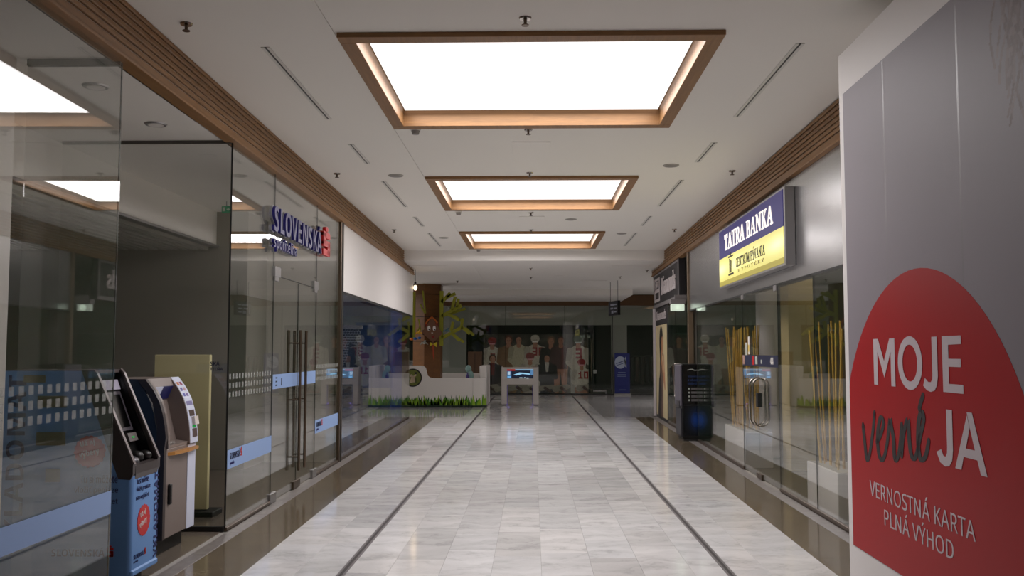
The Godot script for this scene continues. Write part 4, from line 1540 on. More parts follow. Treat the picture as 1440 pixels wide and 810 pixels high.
# ================================================================ the big grey poster wall on the right
func build_hoarding() -> void:
	wall = 0
	var base := V(2.0, 0, 4.0)
	var ho := thing("hoarding", "tall white hoarding at the right carrying a grey loyalty card poster with a red disc", "hoarding", base)
	var px := func(d: float) -> float: return 2.08 + 0.0168 * (d - 6.5)
	var st := mb()
	extrude(st, PackedVector2Array([Vector2(px.call(1.6), -1.6), Vector2(px.call(6.36), -6.36), Vector2(2.72, -6.36), Vector2(2.64, -1.6)]), Vector3.ZERO, Vector3.RIGHT, Vector3(0, 0, 1), Vector3(0, 3.6, 0))
	obj("wall_board", st, M.board_white, ho)
	# poster sheet
	var P := func(d: float, y: float, o: float) -> Vector3: return V(px.call(d) - o, y, d)
	var ex := Vector3(-0.0168, 0, 1)       # along the wall towards the viewer
	var en := Vector3(-1, 0, -0.0168)
	var im := Image.create_empty(512, 512, false, Image.FORMAT_RGB8)
	im.fill(Color(0.535, 0.505, 0.535))
	var hair := Color(0.40, 0.32, 0.32)
	var hn := RandomNumberGenerator.new()
	hn.seed = 9
	# a few strands of dark hair of a portrait that continues out of the picture
	for k in 46:
		var x := 272.0 + hn.randf() * 66.0
		var y := -10.0
		for s in (12 + k % 10):
			var nx := x + sin(s * 0.35 + k) * 2.4 + hn.randf_range(-1.0, 0.6)
			limb(im, Vector2(x, y), Vector2(nx, y + 7), 0.9, 0.7, hair.lightened(hn.randf() * 0.25))
			x = nx
			y += 7
	fill_poly(im, PackedVector2Array([Vector2(325, 0), Vector2(512, 0), Vector2(512, 250), Vector2(400, 220), Vector2(345, 110)]), hair)
	st = mb()
	sheet(st, P.call(6.27, 0.352, 0.001), ex * 4.2, Vector3(0, 2.965, 0), 0.003)
	var ps := obj("poster_sheet", st, print_mat(im, 0.55), ho)
	# seams where two widths of the sheet overlap
	for q in [[5.53, 5.47], [4.53, 4.49]]:
		st = mb()
		bx(st, px.call(q[0]) - 0.0043, px.call(q[0]) - 0.0030, 0.36, 3.31, q[1], q[0])
		obj("sheet_seam", st, mat(Color(0.50, 0.475, 0.50), 0.4), ps)
	# red disc, cut by the edges of the sheet
	var poly := PackedVector2Array()
	for i in 96:
		var a := TAU * i / 96
		poly.append(Vector2(clampf(-5.12 + 1.345 * cos(a), -6.265, -2.2), maxf(0.355, 0.69 + 1.355 * sin(a))))
	var clean := PackedVector2Array()
	for p in poly:
		if clean.size() == 0 or clean[-1].distance_to(p) > 0.0005: clean.append(p)
	st = mb()
	extrude(st, clean, V(px.call(0.0) - 0.004, 0, 0), ex, Vector3.UP, en * 0.001)
	obj("red_disc", st, mat(Color(0.67, 0.03, 0.065), 0.45, 0.0, 0.3), ps)
	var wh := mat(Color(0.80, 0.75, 0.77), 0.5)
	var rr := ex.normalized()
	# the broad headline letters, cut to shape (along the wall, up)
	var ol := V(px.call(0.0) - 0.0062, 0, 0)
	var cut := func(called: String, polys: Array) -> void:
		var s := mb()
		for poly2 in polys:
			var pp := PackedVector2Array()
			for q in poly2: pp.append(Vector2(-q[0], q[1]))
			extrude(s, pp, ol, ex, Vector3.UP, en * 0.001)
		obj(called, s, wh, ps)
	cut.call("headline_letter", [[[5.787, 1.402], [5.787, 1.676], [5.705, 1.676], [5.61, 1.545], [5.515, 1.676], [5.435, 1.676], [5.435, 1.402], [5.50, 1.402], [5.50, 1.60], [5.61, 1.448], [5.72, 1.60], [5.72, 1.402]]])
	var ring := []
	for i in 40:
		var a0 := TAU * i / 40
		var a1 := TAU * (i + 1) / 40
		ring.append([[5.215 + 0.174 * cos(a0), 1.538 + 0.146 * sin(a0)], [5.215 + 0.174 * cos(a1), 1.538 + 0.146 * sin(a1)], [5.215 + 0.106 * cos(a1), 1.538 + 0.100 * sin(a1)], [5.215 + 0.106 * cos(a0), 1.538 + 0.100 * sin(a0)]])
	cut.call("headline_letter", ring)
	cut.call("headline_letter", [[[4.912, 1.676], [4.845, 1.676], [4.845, 1.475], [4.858, 1.43], [4.89, 1.402], [4.94, 1.393], [4.99, 1.40], [5.036, 1.422], [5.012, 1.462], [4.97, 1.443], [4.935, 1.443], [4.915, 1.46], [4.912, 1.485]]])
	cut.call("headline_letter", [[[4.784, 1.40], [4.784, 1.677], [4.564, 1.677], [4.564, 1.636], [4.712, 1.634], [4.712, 1.565], [4.573, 1.565], [4.573, 1.526], [4.712, 1.526], [4.712, 1.442], [4.553, 1.442], [4.553, 1.40]]])
	cut.call("headline_letter", [[[4.758, 1.315], [4.69, 1.315], [4.692, 1.12], [4.705, 1.068], [4.74, 1.038], [4.79, 1.031], [4.845, 1.045], [4.89, 1.093], [4.832, 1.112], [4.805, 1.082], [4.78, 1.08], [4.762, 1.10], [4.758, 1.13]]])
	cut.call("headline_letter", [[[4.527, 1.316], [4.472, 1.316], [4.334, 1.038], [4.398, 1.038], [4.43, 1.102], [4.574, 1.102], [4.604, 1.038], [4.671, 1.038], [4.527, 1.30], [4.50, 1.246], [4.548, 1.144], [4.452, 1.144], [4.499, 1.246]]])
	text(ps, "lettering", "VERNOSTNÁ KARTA", sans, wh, P.call(5.915, 0.724, 0.006), rr, Vector3.UP, 1.44, 0.118, 0.001, 0.5)
	text(ps, "lettering", "PLNÁ VÝHOD", sans, wh, P.call(5.672, 0.588, 0.006), rr, Vector3.UP, 0.95, 0.115, 0.001, 0.5)
	st = mb()
	var o := V(px.call(0.0) - 0.006, 0, 0)
	var S := [
		[[6.015, 1.14], [5.99, 1.04], [5.957, 0.935], [5.90, 0.98], [5.835, 1.12], [5.80, 1.228]],
		[[5.77, 1.06], [5.71, 1.10], [5.655, 1.165], [5.66, 1.205], [5.705, 1.20], [5.755, 1.10], [5.745, 1.0], [5.70, 0.962], [5.65, 0.985], [5.60, 1.06], [5.565, 1.15], [5.54, 1.213], [5.525, 1.18], [5.49, 1.10], [5.487, 1.02], [5.465, 0.985], [5.42, 1.02], [5.385, 1.10], [5.36, 1.19]],
		[[5.372, 1.025], [5.345, 1.12], [5.30, 1.20], [5.262, 1.225], [5.255, 1.13], [5.235, 1.05], [5.195, 1.025], [5.15, 1.06], [5.10, 1.15], [5.045, 1.245], [5.07, 1.282], [5.112, 1.23], [5.13, 1.12], [5.115, 1.05], [5.085, 1.03], [5.03, 1.06], [4.988, 1.135]],
		[[5.10, 1.30], [5.075, 1.335], [5.047, 1.367]]]
	for s in S:
		var pts := []
		for p in s: pts.append(Vector2(-p[0], p[1]))
		stroke(st, pts, 0.052, o, ex, Vector3.UP, en * 0.001, 0.45)
	obj("script_lettering", st, mat(Color(0.13, 0.10, 0.11), 0.6), ps)

# ================================================================ cash machines
func badge(st: SurfaceTool, c: Vector3, r: float, ex: Vector3, ez: Vector3) -> void:   # disc with a scalloped rim
	var p := PackedVector2Array()
	for i in 72:
		var a := TAU * i / 72
		var q := r * (1.0 + 0.035 * sin(a * 18.0))
		p.append(Vector2(q * cos(a), q * sin(a)))
	extrude(st, p, c, ex, Vector3.UP, ez)

func slope_plate(st: SurfaceTool, a: Vector2, b: Vector2, d0: float, d1: float, t: float) -> void:   # plate whose profile runs from a to b (x, y), t thick to the front
	var n := Vector2(b.y - a.y, a.x - b.x).normalized()
	if n.x < 0.0: n = -n
	extrude(st, PackedVector2Array([a, b, b + n * t, a + n * t]), V(0, 0, d0), Vector3.RIGHT, Vector3.UP, V(0, 0, d1 - d0))

func prof(st: SurfaceTool, pts: Array, d0: float, d1: float, smooth := false) -> void:
	var p := PackedVector2Array()
	for q in pts: p.append(Vector2(q[0], q[1]))
	extrude(st, p, V(0, 0, d0), Vector3.RIGHT, Vector3.UP, V(0, 0, d1 - d0), smooth)

func build_atms() -> void:
	wall = 0
	var fr := Vector3(0, 0, -1)
	var blue := mat(Color(0.42, 0.60, 0.84), 0.45)
	var navy := mat(Color(0.15, 0.18, 0.40), 0.6)
	var cheek := mat(Color(0.24, 0.21, 0.21), 0.35)
	var rimm := mat(Color(0.46, 0.42, 0.42), 0.35, 0.4)
	var pale := mat(Color(0.92, 0.86, 0.86), 0.6)
	# deposit machine wrapped in blue
	var a := thing("deposit_machine", "blue-wrapped deposit machine with a slanted black console nearest the viewer", "cash machine", V(-3.16, 0, 6.63))
	var st := mb()
	bx(st, -3.58, -2.80, 0.0, 0.10, 6.44, 6.82)
	obj("plinth", st, M.rubber, a)
	st = mb()
	var body := PackedVector2Array()
	for p in round_rect(0.915, 0.46, 0.035, 4): body.append(Vector2(p.x - 3.62, -p.y - 6.40))
	extrude(st, body, Vector3(0, 0.10, 0), Vector3.RIGHT, Vector3(0, 0, 1), Vector3(0, 0.66, 0), true)
	obj("lower_body", st, blue, a)
	st = mb()
	bx(st, -3.6, -2.695, 0.085, 0.13, 6.41, 6.85, 0.01)
	obj("lower_lip", st, blue, a)
	st = mb()
	prof(st, [[-3.62, 0.76], [-2.72, 0.76], [-2.74, 0.80], [-2.82, 0.83], [-3.035, 1.40], [-3.02, 1.45], [-3.62, 1.45]], 6.44, 6.82)
	obj("console_core", st, M.black, a)
	for q in [[6.4405, 6.445], [6.815, 6.8195]]:
		st = mb()
		prof(st, [[-2.92, 0.80], [-2.72, 0.80], [-2.985, 1.445], [-3.12, 1.445]], q[0], q[1])
		obj("cheek_lining", st, M.black, a)
	for q in [[6.40, 6.44], [6.82, 6.86]]:
		st = mb()
		prof(st, [[-3.62, 0.755], [-2.80, 0.755], [-3.072, 1.468], [-3.62, 1.468]], q[0], q[1])
		obj("upper_side", st, blue, a)
		st = mb()
		prof(st, [[-2.802, 0.74], [-2.72, 0.735], [-2.703, 0.77], [-2.703, 0.838], [-2.975, 1.448], [-3.0, 1.474], [-3.075, 1.474]], q[0] - 0.002, q[1] + 0.002)
		obj("cheek", st, cheek, a)
		st = mb()
		slope_plate(st, Vector2(-2.703, 0.838), Vector2(-2.975, 1.448), q[0] + 0.004, q[1] - 0.004, 0.007)
		slope_plate(st, Vector2(-2.975, 1.448), Vector2(-3.0, 1.474), q[0] + 0.004, q[1] - 0.004, 0.007)
		obj("cheek_rim", st, rimm, a)
	st = mb()
	prof(st, [[-2.77, 0.738], [-2.705, 0.735], [-2.70, 0.77], [-2.703, 0.825], [-2.74, 0.835], [-2.80, 0.80]], 6.44, 6.82)
	obj("front_lip", st, cheek, a)
	st = mb()
	prof(st, [[-3.62, 1.45], [-3.0, 1.45], [-2.995, 1.472], [-3.62, 1.474]], 6.44, 6.82)
	obj("top_cover", st, rimm, a)
	# the console fittings lie on the sloping inner plate from (-2.82, 0.83) to (-3.035, 1.40)
	var SL := func(t: float) -> Vector2: return Vector2(-2.82, 0.83).lerp(Vector2(-3.035, 1.40), t)
	st = mb()
	slope_plate(st, SL.call(0.36), SL.call(0.84), 6.47, 6.79, 0.025)
	var sf := obj("screen_frame", st, mat(Color(0.28, 0.26, 0.29), 0.35), a)
	st = mb()
	slope_plate(st, SL.call(0.40), SL.call(0.80), 6.50, 6.76, 0.028)
	obj("screen", st, mat(Color(0.02, 0.02, 0.025), 0.12), sf)
	st = mb()
	slope_plate(st, SL.call(0.86), SL.call(0.98), 6.46, 6.80, 0.03)
	obj("header_strip", st, mat(Color(0.72, 0.70, 0.78), 0.5), a)
	st = mb()
	slope_plate(st, SL.call(0.22), SL.call(0.32), 6.64, 6.78, 0.04)
	var cr := obj("card_reader", st, mat(Color(0.45, 0.42, 0.42), 0.4), a)
	st = mb()
	slope_plate(st, SL.call(0.255), SL.call(0.275), 6.69, 6.73, 0.044)
	obj("green_light", st, M.green_led, cr)
	st = mb()
	ball(st, V(-2.775, 0.835, 6.55), Vector3(0.05, 0.045, 0.06))
	obj("coin_cup", st, mat(Color(0.36, 0.35, 0.37), 0.3, 0.4), a)
	st = mb()
	ball(st, V(-2.79, 0.86, 6.66), Vector3(0.05, 0.045, 0.05))
	obj("keypad_hood", st, mat(Color(0.10, 0.10, 0.10), 0.4), a)
	st = mb()
	ball(st, V(-2.775, 0.86, 6.765), Vector3(0.05, 0.04, 0.045))
	obj("keypad_hood", st, mat(Color(0.06, 0.06, 0.06), 0.4), a)
	# front print
	var rows := ["Tu si môžete", "vložiť peniaze", "na svoj účet"]
	for i in 3: text(a, "front_lettering", rows[i], sans, navy, V(-2.704, 0.695 - i * 0.058, 6.465), fr, Vector3.UP, [0.20, 0.235, 0.21][i], 0.042, 0.002)
	text(a, "front_lettering", "VKLADOMAT", sansb, navy, V(-2.704, 0.14, 6.845), Vector3.UP, Vector3(0, 0, 1), 0.60, 0.068, 0.002)
	st = mb()
	badge(st, V(-2.7045, 0.435, 6.60), 0.105, fr, Vector3(0.003, 0, 0))
	var bg := obj("red_badge", st, M.red, a)
	var tilt := Vector3(0, 0.28, -1).normalized()
	var tup := Vector3(0, 1, 0.28).normalized()
	text(bg, "badge_lettering", "Už aj", sansb, pale, V(-2.701, 0.45, 6.545), tilt, tup, 0.085, 0.042, 0.002)
	text(bg, "badge_lettering", "výbery", sansb, pale, V(-2.701, 0.378, 6.535), tilt, tup, 0.12, 0.05, 0.002)
	text(a, "front_lettering", "SLOVENSKÁ", sans, navy, V(-2.704, 0.195, 6.45), fr, Vector3.UP, 0.16, 0.036, 0.002)
	text(a, "front_lettering", "sporiteľňa", sans, navy, V(-2.704, 0.165, 6.45), fr, Vector3.UP, 0.07, 0.018, 0.002)
	st = mb()
	bank_mark(st, V(-2.7045, 0.195, 6.625), fr, Vector3.UP, Vector3(0.003, 0, 0), 0.026, 0.046)
	obj("red_mark", st, M.red, a)
	# side print
	var R := Vector3.RIGHT
	text(a, "side_lettering", "VKLADOMAT", sansb, navy, V(-3.45, 0.22, 6.3985), Vector3.UP, Vector3.LEFT, 1.22, 0.125, 0.002)
	for i in 3: text(a, "side_lettering", rows[i], sans, navy, V([-3.06, -3.10, -3.06][i], 0.715 - i * 0.076, 6.3985), R, Vector3.UP, [0.255, 0.30, 0.26][i], 0.052, 0.002)
	st = mb()
	badge(st, V(-3.0, 0.925, 6.398), 0.105, R, Vector3(0, 0, 0.003))
	bg = obj("red_badge", st, M.red, a)
	var t2 := Vector3(1, 0.22, 0).normalized()
	var u2 := Vector3(-0.22, 1, 0).normalized()
	text(bg, "badge_lettering", "Už aj", sansb, pale, V(-3.06, 0.945, 6.3945), t2, u2, 0.10, 0.048, 0.002)
	text(bg, "badge_lettering", "výbery", sansb, pale, V(-3.065, 0.87, 6.3945), t2, u2, 0.14, 0.055, 0.002)
	text(a, "side_lettering", "SLOVENSKÁ", sansb, navy, V(-3.24, 0.225, 6.3985), R, Vector3.UP, 0.36, 0.062, 0.002)
	st = mb()
	bank_mark(st, V(-2.865, 0.225, 6.3985), R, Vector3.UP, Vector3(0, 0, 0.003), 0.045, 0.075)
	obj("red_mark", st, M.red, a)
	st = mb()
	for q in [[-3.47, -3.32, 1.39, 1.44], [-3.37, -3.17, 1.22, 1.30], [-3.37, -3.17, 0.965, 1.055], [-3.30, -3.20, 0.72, 0.81]]:
		bx(st, q[0], q[1], q[2], q[3], 6.3965, 6.399)
	obj("banknote_print", st, mat(Color(0.46, 0.42, 0.30), 0.6), a)
	# grey cash machine
	org = Vector3.ZERO
	var b := thing("cash_machine", "grey-brown cash machine with a curved hood and a white label strip beside the cream board", "cash machine", V(-3.3, 0, 7.7))
	var taupe := mat(Color(0.50, 0.45, 0.43), 0.4)
	var brown := mat(Color(0.22, 0.18, 0.18), 0.45)
	var lilac := mat(Color(0.82, 0.84, 0.92), 0.45)
	st = mb()
	bx(st, -3.65, -2.96, 0.0, 0.14, 7.40, 8.02, 0.004)
	obj("plinth", st, M.rubber, b)
	st = mb()
	bx(st, -3.75, -2.872, 0.14, 0.835, 7.40, 8.05, 0.006)
	var lc := obj("lower_cabinet", st, taupe, b)
	var rim := [[-2.853, 0.84], [-2.857, 0.93], [-2.868, 1.022], [-2.888, 1.12], [-2.916, 1.21], [-2.962, 1.295], [-3.03, 1.385]]
	st = mb()
	prof(st, [[-3.75, 0.14], [-2.90, 0.14], [-2.90, 0.835]] + rim.slice(2).map(func(q): return [q[0] - 0.075, q[1]]) + [[-3.75, 1.385]], 7.37, 7.395)
	obj("side_panel", st, mat(Color(0.16, 0.19, 0.24), 0.4), b)
	st = mb()
	prof(st, [[-2.93, 0.14], [-2.868, 0.14], [-2.868, 0.84]] + rim.slice(1) + [[-3.10, 1.385]] + [[-3.02, 1.29], [-2.97, 1.2], [-2.93, 1.02]], 7.36, 7.41)
	obj("side_edge", st, brown, b)
	st = mb()
	prof(st, rim + [[-3.05, 1.385], [-2.98, 1.29], [-2.935, 1.20], [-2.89, 1.02], [-2.875, 0.84]], 7.405, 7.44)
	obj("near_cheek", st, taupe, b)
	st = mb()
	prof(st, rim + [[-3.4, 1.385], [-3.4, 0.84]], 7.865, 8.05)
	obj("far_cheek", st, taupe, b)
	st = mb()
	for i in rim.size() - 1:
		slope_plate(st, Vector2(rim[i][0], rim[i][1]), Vector2(rim[i + 1][0], rim[i + 1][1]), 7.875, 8.049, 0.003)
	var ws := obj("white_strip", st, lilac, b)
	st = mb()
	prof(st, [[-3.75, 0.835], [-2.875, 0.835], [-2.87, 0.858], [-2.965, 0.872], [-3.05, 1.20], [-3.0, 1.32], [-3.028, 1.385], [-3.75, 1.385]], 7.395, 7.866)
	obj("hood_core", st, taupe, b)
	st = mb()
	slope_plate(st, Vector2(-3.045, 1.215), Vector2(-3.0, 1.318), 7.47, 7.64, 0.006)
	obj("header_sign", st, lilac, b)
	st = mb()
	slope_plate(st, Vector2(-3.045, 1.215), Vector2(-3.0, 1.318), 7.64, 7.85, 0.006)
	obj("header_sign", st, mat(Color(0.10, 0.12, 0.36), 0.4), b)
	st = mb()
	slope_plate(st, Vector2(-2.985, 0.95), Vector2(-3.043, 1.175), 7.47, 7.72, 0.012)
	obj("screen", st, mat(Color(0.10, 0.11, 0.12), 0.15), b)
	st = mb()
	slope_plate(st, Vector2(-2.978, 0.92), Vector2(-3.05, 1.20), 7.45, 7.745, 0.006)
	obj("screen_frame", st, mat(Color(0.62, 0.58, 0.56), 0.4), b)
	st = mb()
	for r in 4:
		for c in 4: bx(st, -2.955 + r * 0.02, -2.94 + r * 0.02, 0.862, 0.88, 7.50 + c * 0.03, 7.522 + c * 0.03, 0.003)
	obj("keypad", st, mat(Color(0.60, 0.58, 0.56), 0.35, 0.6), b)
	# labels and slots on the white strip
	var seg := func(y0: float, y1: float, d0: float, d1: float, t: float, m: Material, called: String) -> void:
		var xat := func(y: float) -> float:
			for i in rim.size() - 1:
				if y <= rim[i + 1][1]: return lerpf(rim[i][0], rim[i + 1][0], (y - rim[i][1]) / (rim[i + 1][1] - rim[i][1]))
			return -3.03
		var s := mb()
		slope_plate(s, Vector2(xat.call(y0), y0), Vector2(xat.call(y1), y1), d0, d1, t)
		obj(called, s, m, ws)
	var LC := [Color(0.75, 0.45, 0.25), Color(0.55, 0.2, 0.35), Color(0.35, 0.3, 0.6), Color(0.7, 0.55, 0.6), Color(0.3, 0.3, 0.65), Color(0.45, 0.35, 0.6)]
	for i in 6: seg.call(1.315 - 0.045 * (i / 2), 1.342 - 0.045 * (i / 2), 7.90 + 0.065 * (i % 2), 7.945 + 0.065 * (i % 2), 0.0045, mat(LC[i], 0.5), "card_label")
	seg.call(1.15, 1.185, 7.90, 8.03, 0.0045, mat(Color(0.50, 0.48, 0.66), 0.5), "printed_label")
	seg.call(1.06, 1.11, 7.91, 8.02, 0.006, mat(Color(0.32, 0.26, 0.24), 0.4), "receipt_slot")
	seg.call(0.985, 1.055, 7.94, 8.03, 0.03, mat(Color(0.86, 0.82, 0.80), 0.4), "card_slot")
	seg.call(0.965, 0.982, 7.94, 8.0, 0.012, M.green_led, "green_light")
	seg.call(0.885, 0.955, 7.93, 8.03, 0.007, mat(Color(0.35, 0.28, 0.27), 0.4), "card_picture")
	st = mb()
	bx(st, -2.872, -2.868, 0.14, 0.833, 7.87, 8.049)
	obj("white_strip", st, lilac, b)
	st = mb()
	extrude(st, PackedVector2Array([Vector2(-2.875, -7.44), Vector2(-2.835, -7.50), Vector2(-2.815, -7.75), Vector2(-2.835, -8.03), Vector2(-2.875, -8.05)]), Vector3(0, 0.783, 0), Vector3.RIGHT, Vector3(0, 0, 1), Vector3(0, 0.024, 0))
	obj("amber_shelf", st, mat(Color(0.72, 0.50, 0.24), 0.3), b)
	st = mb()
	bx(st, -2.872, -2.848, 0.40, 0.56, 7.46, 7.50, 0.006)
	obj("handle", st, M.black, lc)
	# blank information panel hanging behind the machines
	org = Vector3.ZERO

# ================================================================ information kiosk
func build_kiosk() -> void:
	wall = 0
	var k := thing("info_kiosk", "white free-standing arch-shaped information kiosk with a lit screen in mid floor", "kiosk", V(-0.38, 0, 28.6))
	var shell := mat(Color(0.80, 0.775, 0.755), 0.35)
	for q in [[-0.945, -0.775], [-0.005, 0.165]]:
		var st := mb()
		bx(st, q[0], q[1], 0.02, 0.64, 28.40, 28.85, 0.02)
		obj("leg", st, shell, k)
		st = mb()
		bx(st, q[0] + 0.01, q[1] - 0.01, 0.0, 0.02, 28.42, 28.83)
		obj("leg_base", st, M.rubber, k)
	var st := mb()
	var prof2 := PackedVector2Array([Vector2(0.0, 0.62), Vector2(0.0, 0.78), Vector2(0.10, 1.10), Vector2(0.14, 1.13), Vector2(0.40, 1.13), Vector2(0.45, 1.08), Vector2(0.45, 0.62)])
	extrude(st, prof2, V(-0.92, 0, 28.40), Vector3(0, 0, -1), Vector3.UP, Vector3(1.06, 0, 0))
	obj("head", st, shell, k)
	for s in 2:
		st = mb()
		var x0 := -0.945 if s == 0 else 0.14
		extrude(st, PackedVector2Array([Vector2(-0.01, 0.62), Vector2(-0.01, 0.80), Vector2(0.09, 1.12), Vector2(0.14, 1.15), Vector2(0.40, 1.15), Vector2(0.46, 1.09), Vector2(0.46, 0.62)]), V(x0, 0, 28.40), Vector3(0, 0, -1), Vector3.UP, Vector3(0.025, 0, 0))
		obj("side_cap", st, shell, k)
	# the screen shows a dark map in blue tones
	var im := Image.create_empty(256, 96, false, Image.FORMAT_RGB8)
	im.fill(Color(0.06, 0.09, 0.16))
	im.fill_rect(Rect2i(0, 0, 80, 18), Color(0.55, 0.12, 0.10))
	im.fill_rect(Rect2i(80, 0, 176, 12), Color(0.45, 0.60, 0.72))
	im.fill_rect(Rect2i(0, 18, 44, 78), Color(0.12, 0.28, 0.45))
	im.fill_rect(Rect2i(6, 24, 26, 34), Color(0.62, 0.70, 0.78))
	im.fill_rect(Rect2i(4, 70, 36, 20), Color(0.40, 0.62, 0.80))
	fill_poly(im, PackedVector2Array([Vector2(58, 60), Vector2(90, 48), Vector2(120, 34), Vector2(200, 40), Vector2(226, 48), Vector2(220, 58), Vector2(150, 50), Vector2(96, 64)]), Color(0.55, 0.75, 0.88))
	im.fill_rect(Rect2i(228, 10, 28, 50), Color(0.30, 0.46, 0.62))
	for q in [[120, 86, 30], [166, 84, 12], [190, 88, 20]]: im.fill_rect(Rect2i(q[0], q[1], q[2], 8), Color(0.7, 0.8, 0.85))
	var m := print_mat(im, 0.2)
	m.emission_enabled = true
	m.emission_texture = m.albedo_texture
	m.emission_operator = BaseMaterial3D.EMISSION_OP_MULTIPLY
	m.emission = Color(1, 1, 1)
	m.emission_energy_multiplier = 0.9
	st = mb()
	var up := Vector3(0, 0.30, -0.094).normalized()
	sheet(st, V(-0.78, 0.80, 28.402), Vector3(0.79, 0, 0), up * 0.285, 0.006)
	obj("screen", st, m, k)
	for s in 2:
		st = mb()
		var x := -0.775 if s == 0 else -0.017
		bx(st, x, x + 0.012, 0.03, 0.60, 28.46, 28.475)
		obj("led_strip", st, glow(Color(0.50, 0.40, 0.95), 0.05), k)
		st = mb()
		bx(st, x - 0.02, x + 0.03, 0.004, 0.04, 28.38, 28.41, 0.004)
		obj("led_foot", st, glow(Color(0.70, 0.62, 1.0), 0.08), k)
		var ol := OmniLight3D.new()
		ol.name = "kiosk_led_lamp" if s == 0 else "kiosk_led_lamp_001"
		ol.position = V(x + (0.05 if s == 0 else -0.04), 0.06, 28.36)
		ol.light_energy = 0.0003
		ol.light_size = 0.02
		ol.light_color = Color(0.6, 0.5, 1.0)
		ol.omni_range = 20.0
		ol.omni_attenuation = 2.0
		ol.shadow_enabled = true
		add_child(ol)
	var al := AreaLight3D.new()
	al.name = "kiosk_screen_lamp"
	al.area_size = Vector2(0.78, 0.28)
	al.position = V(-0.385, 0.96, 28.40)
	al.rotation = Vector3(0.0, PI, 0)
	al.basis = Basis.looking_at(Vector3(0, 0.3, 0.95), Vector3.UP)
	al.light_energy = 0.02
	al.light_color = Color(0.6, 0.8, 1.0)
	al.area_range = 20.0
	al.shadow_enabled = true
	add_child(al)

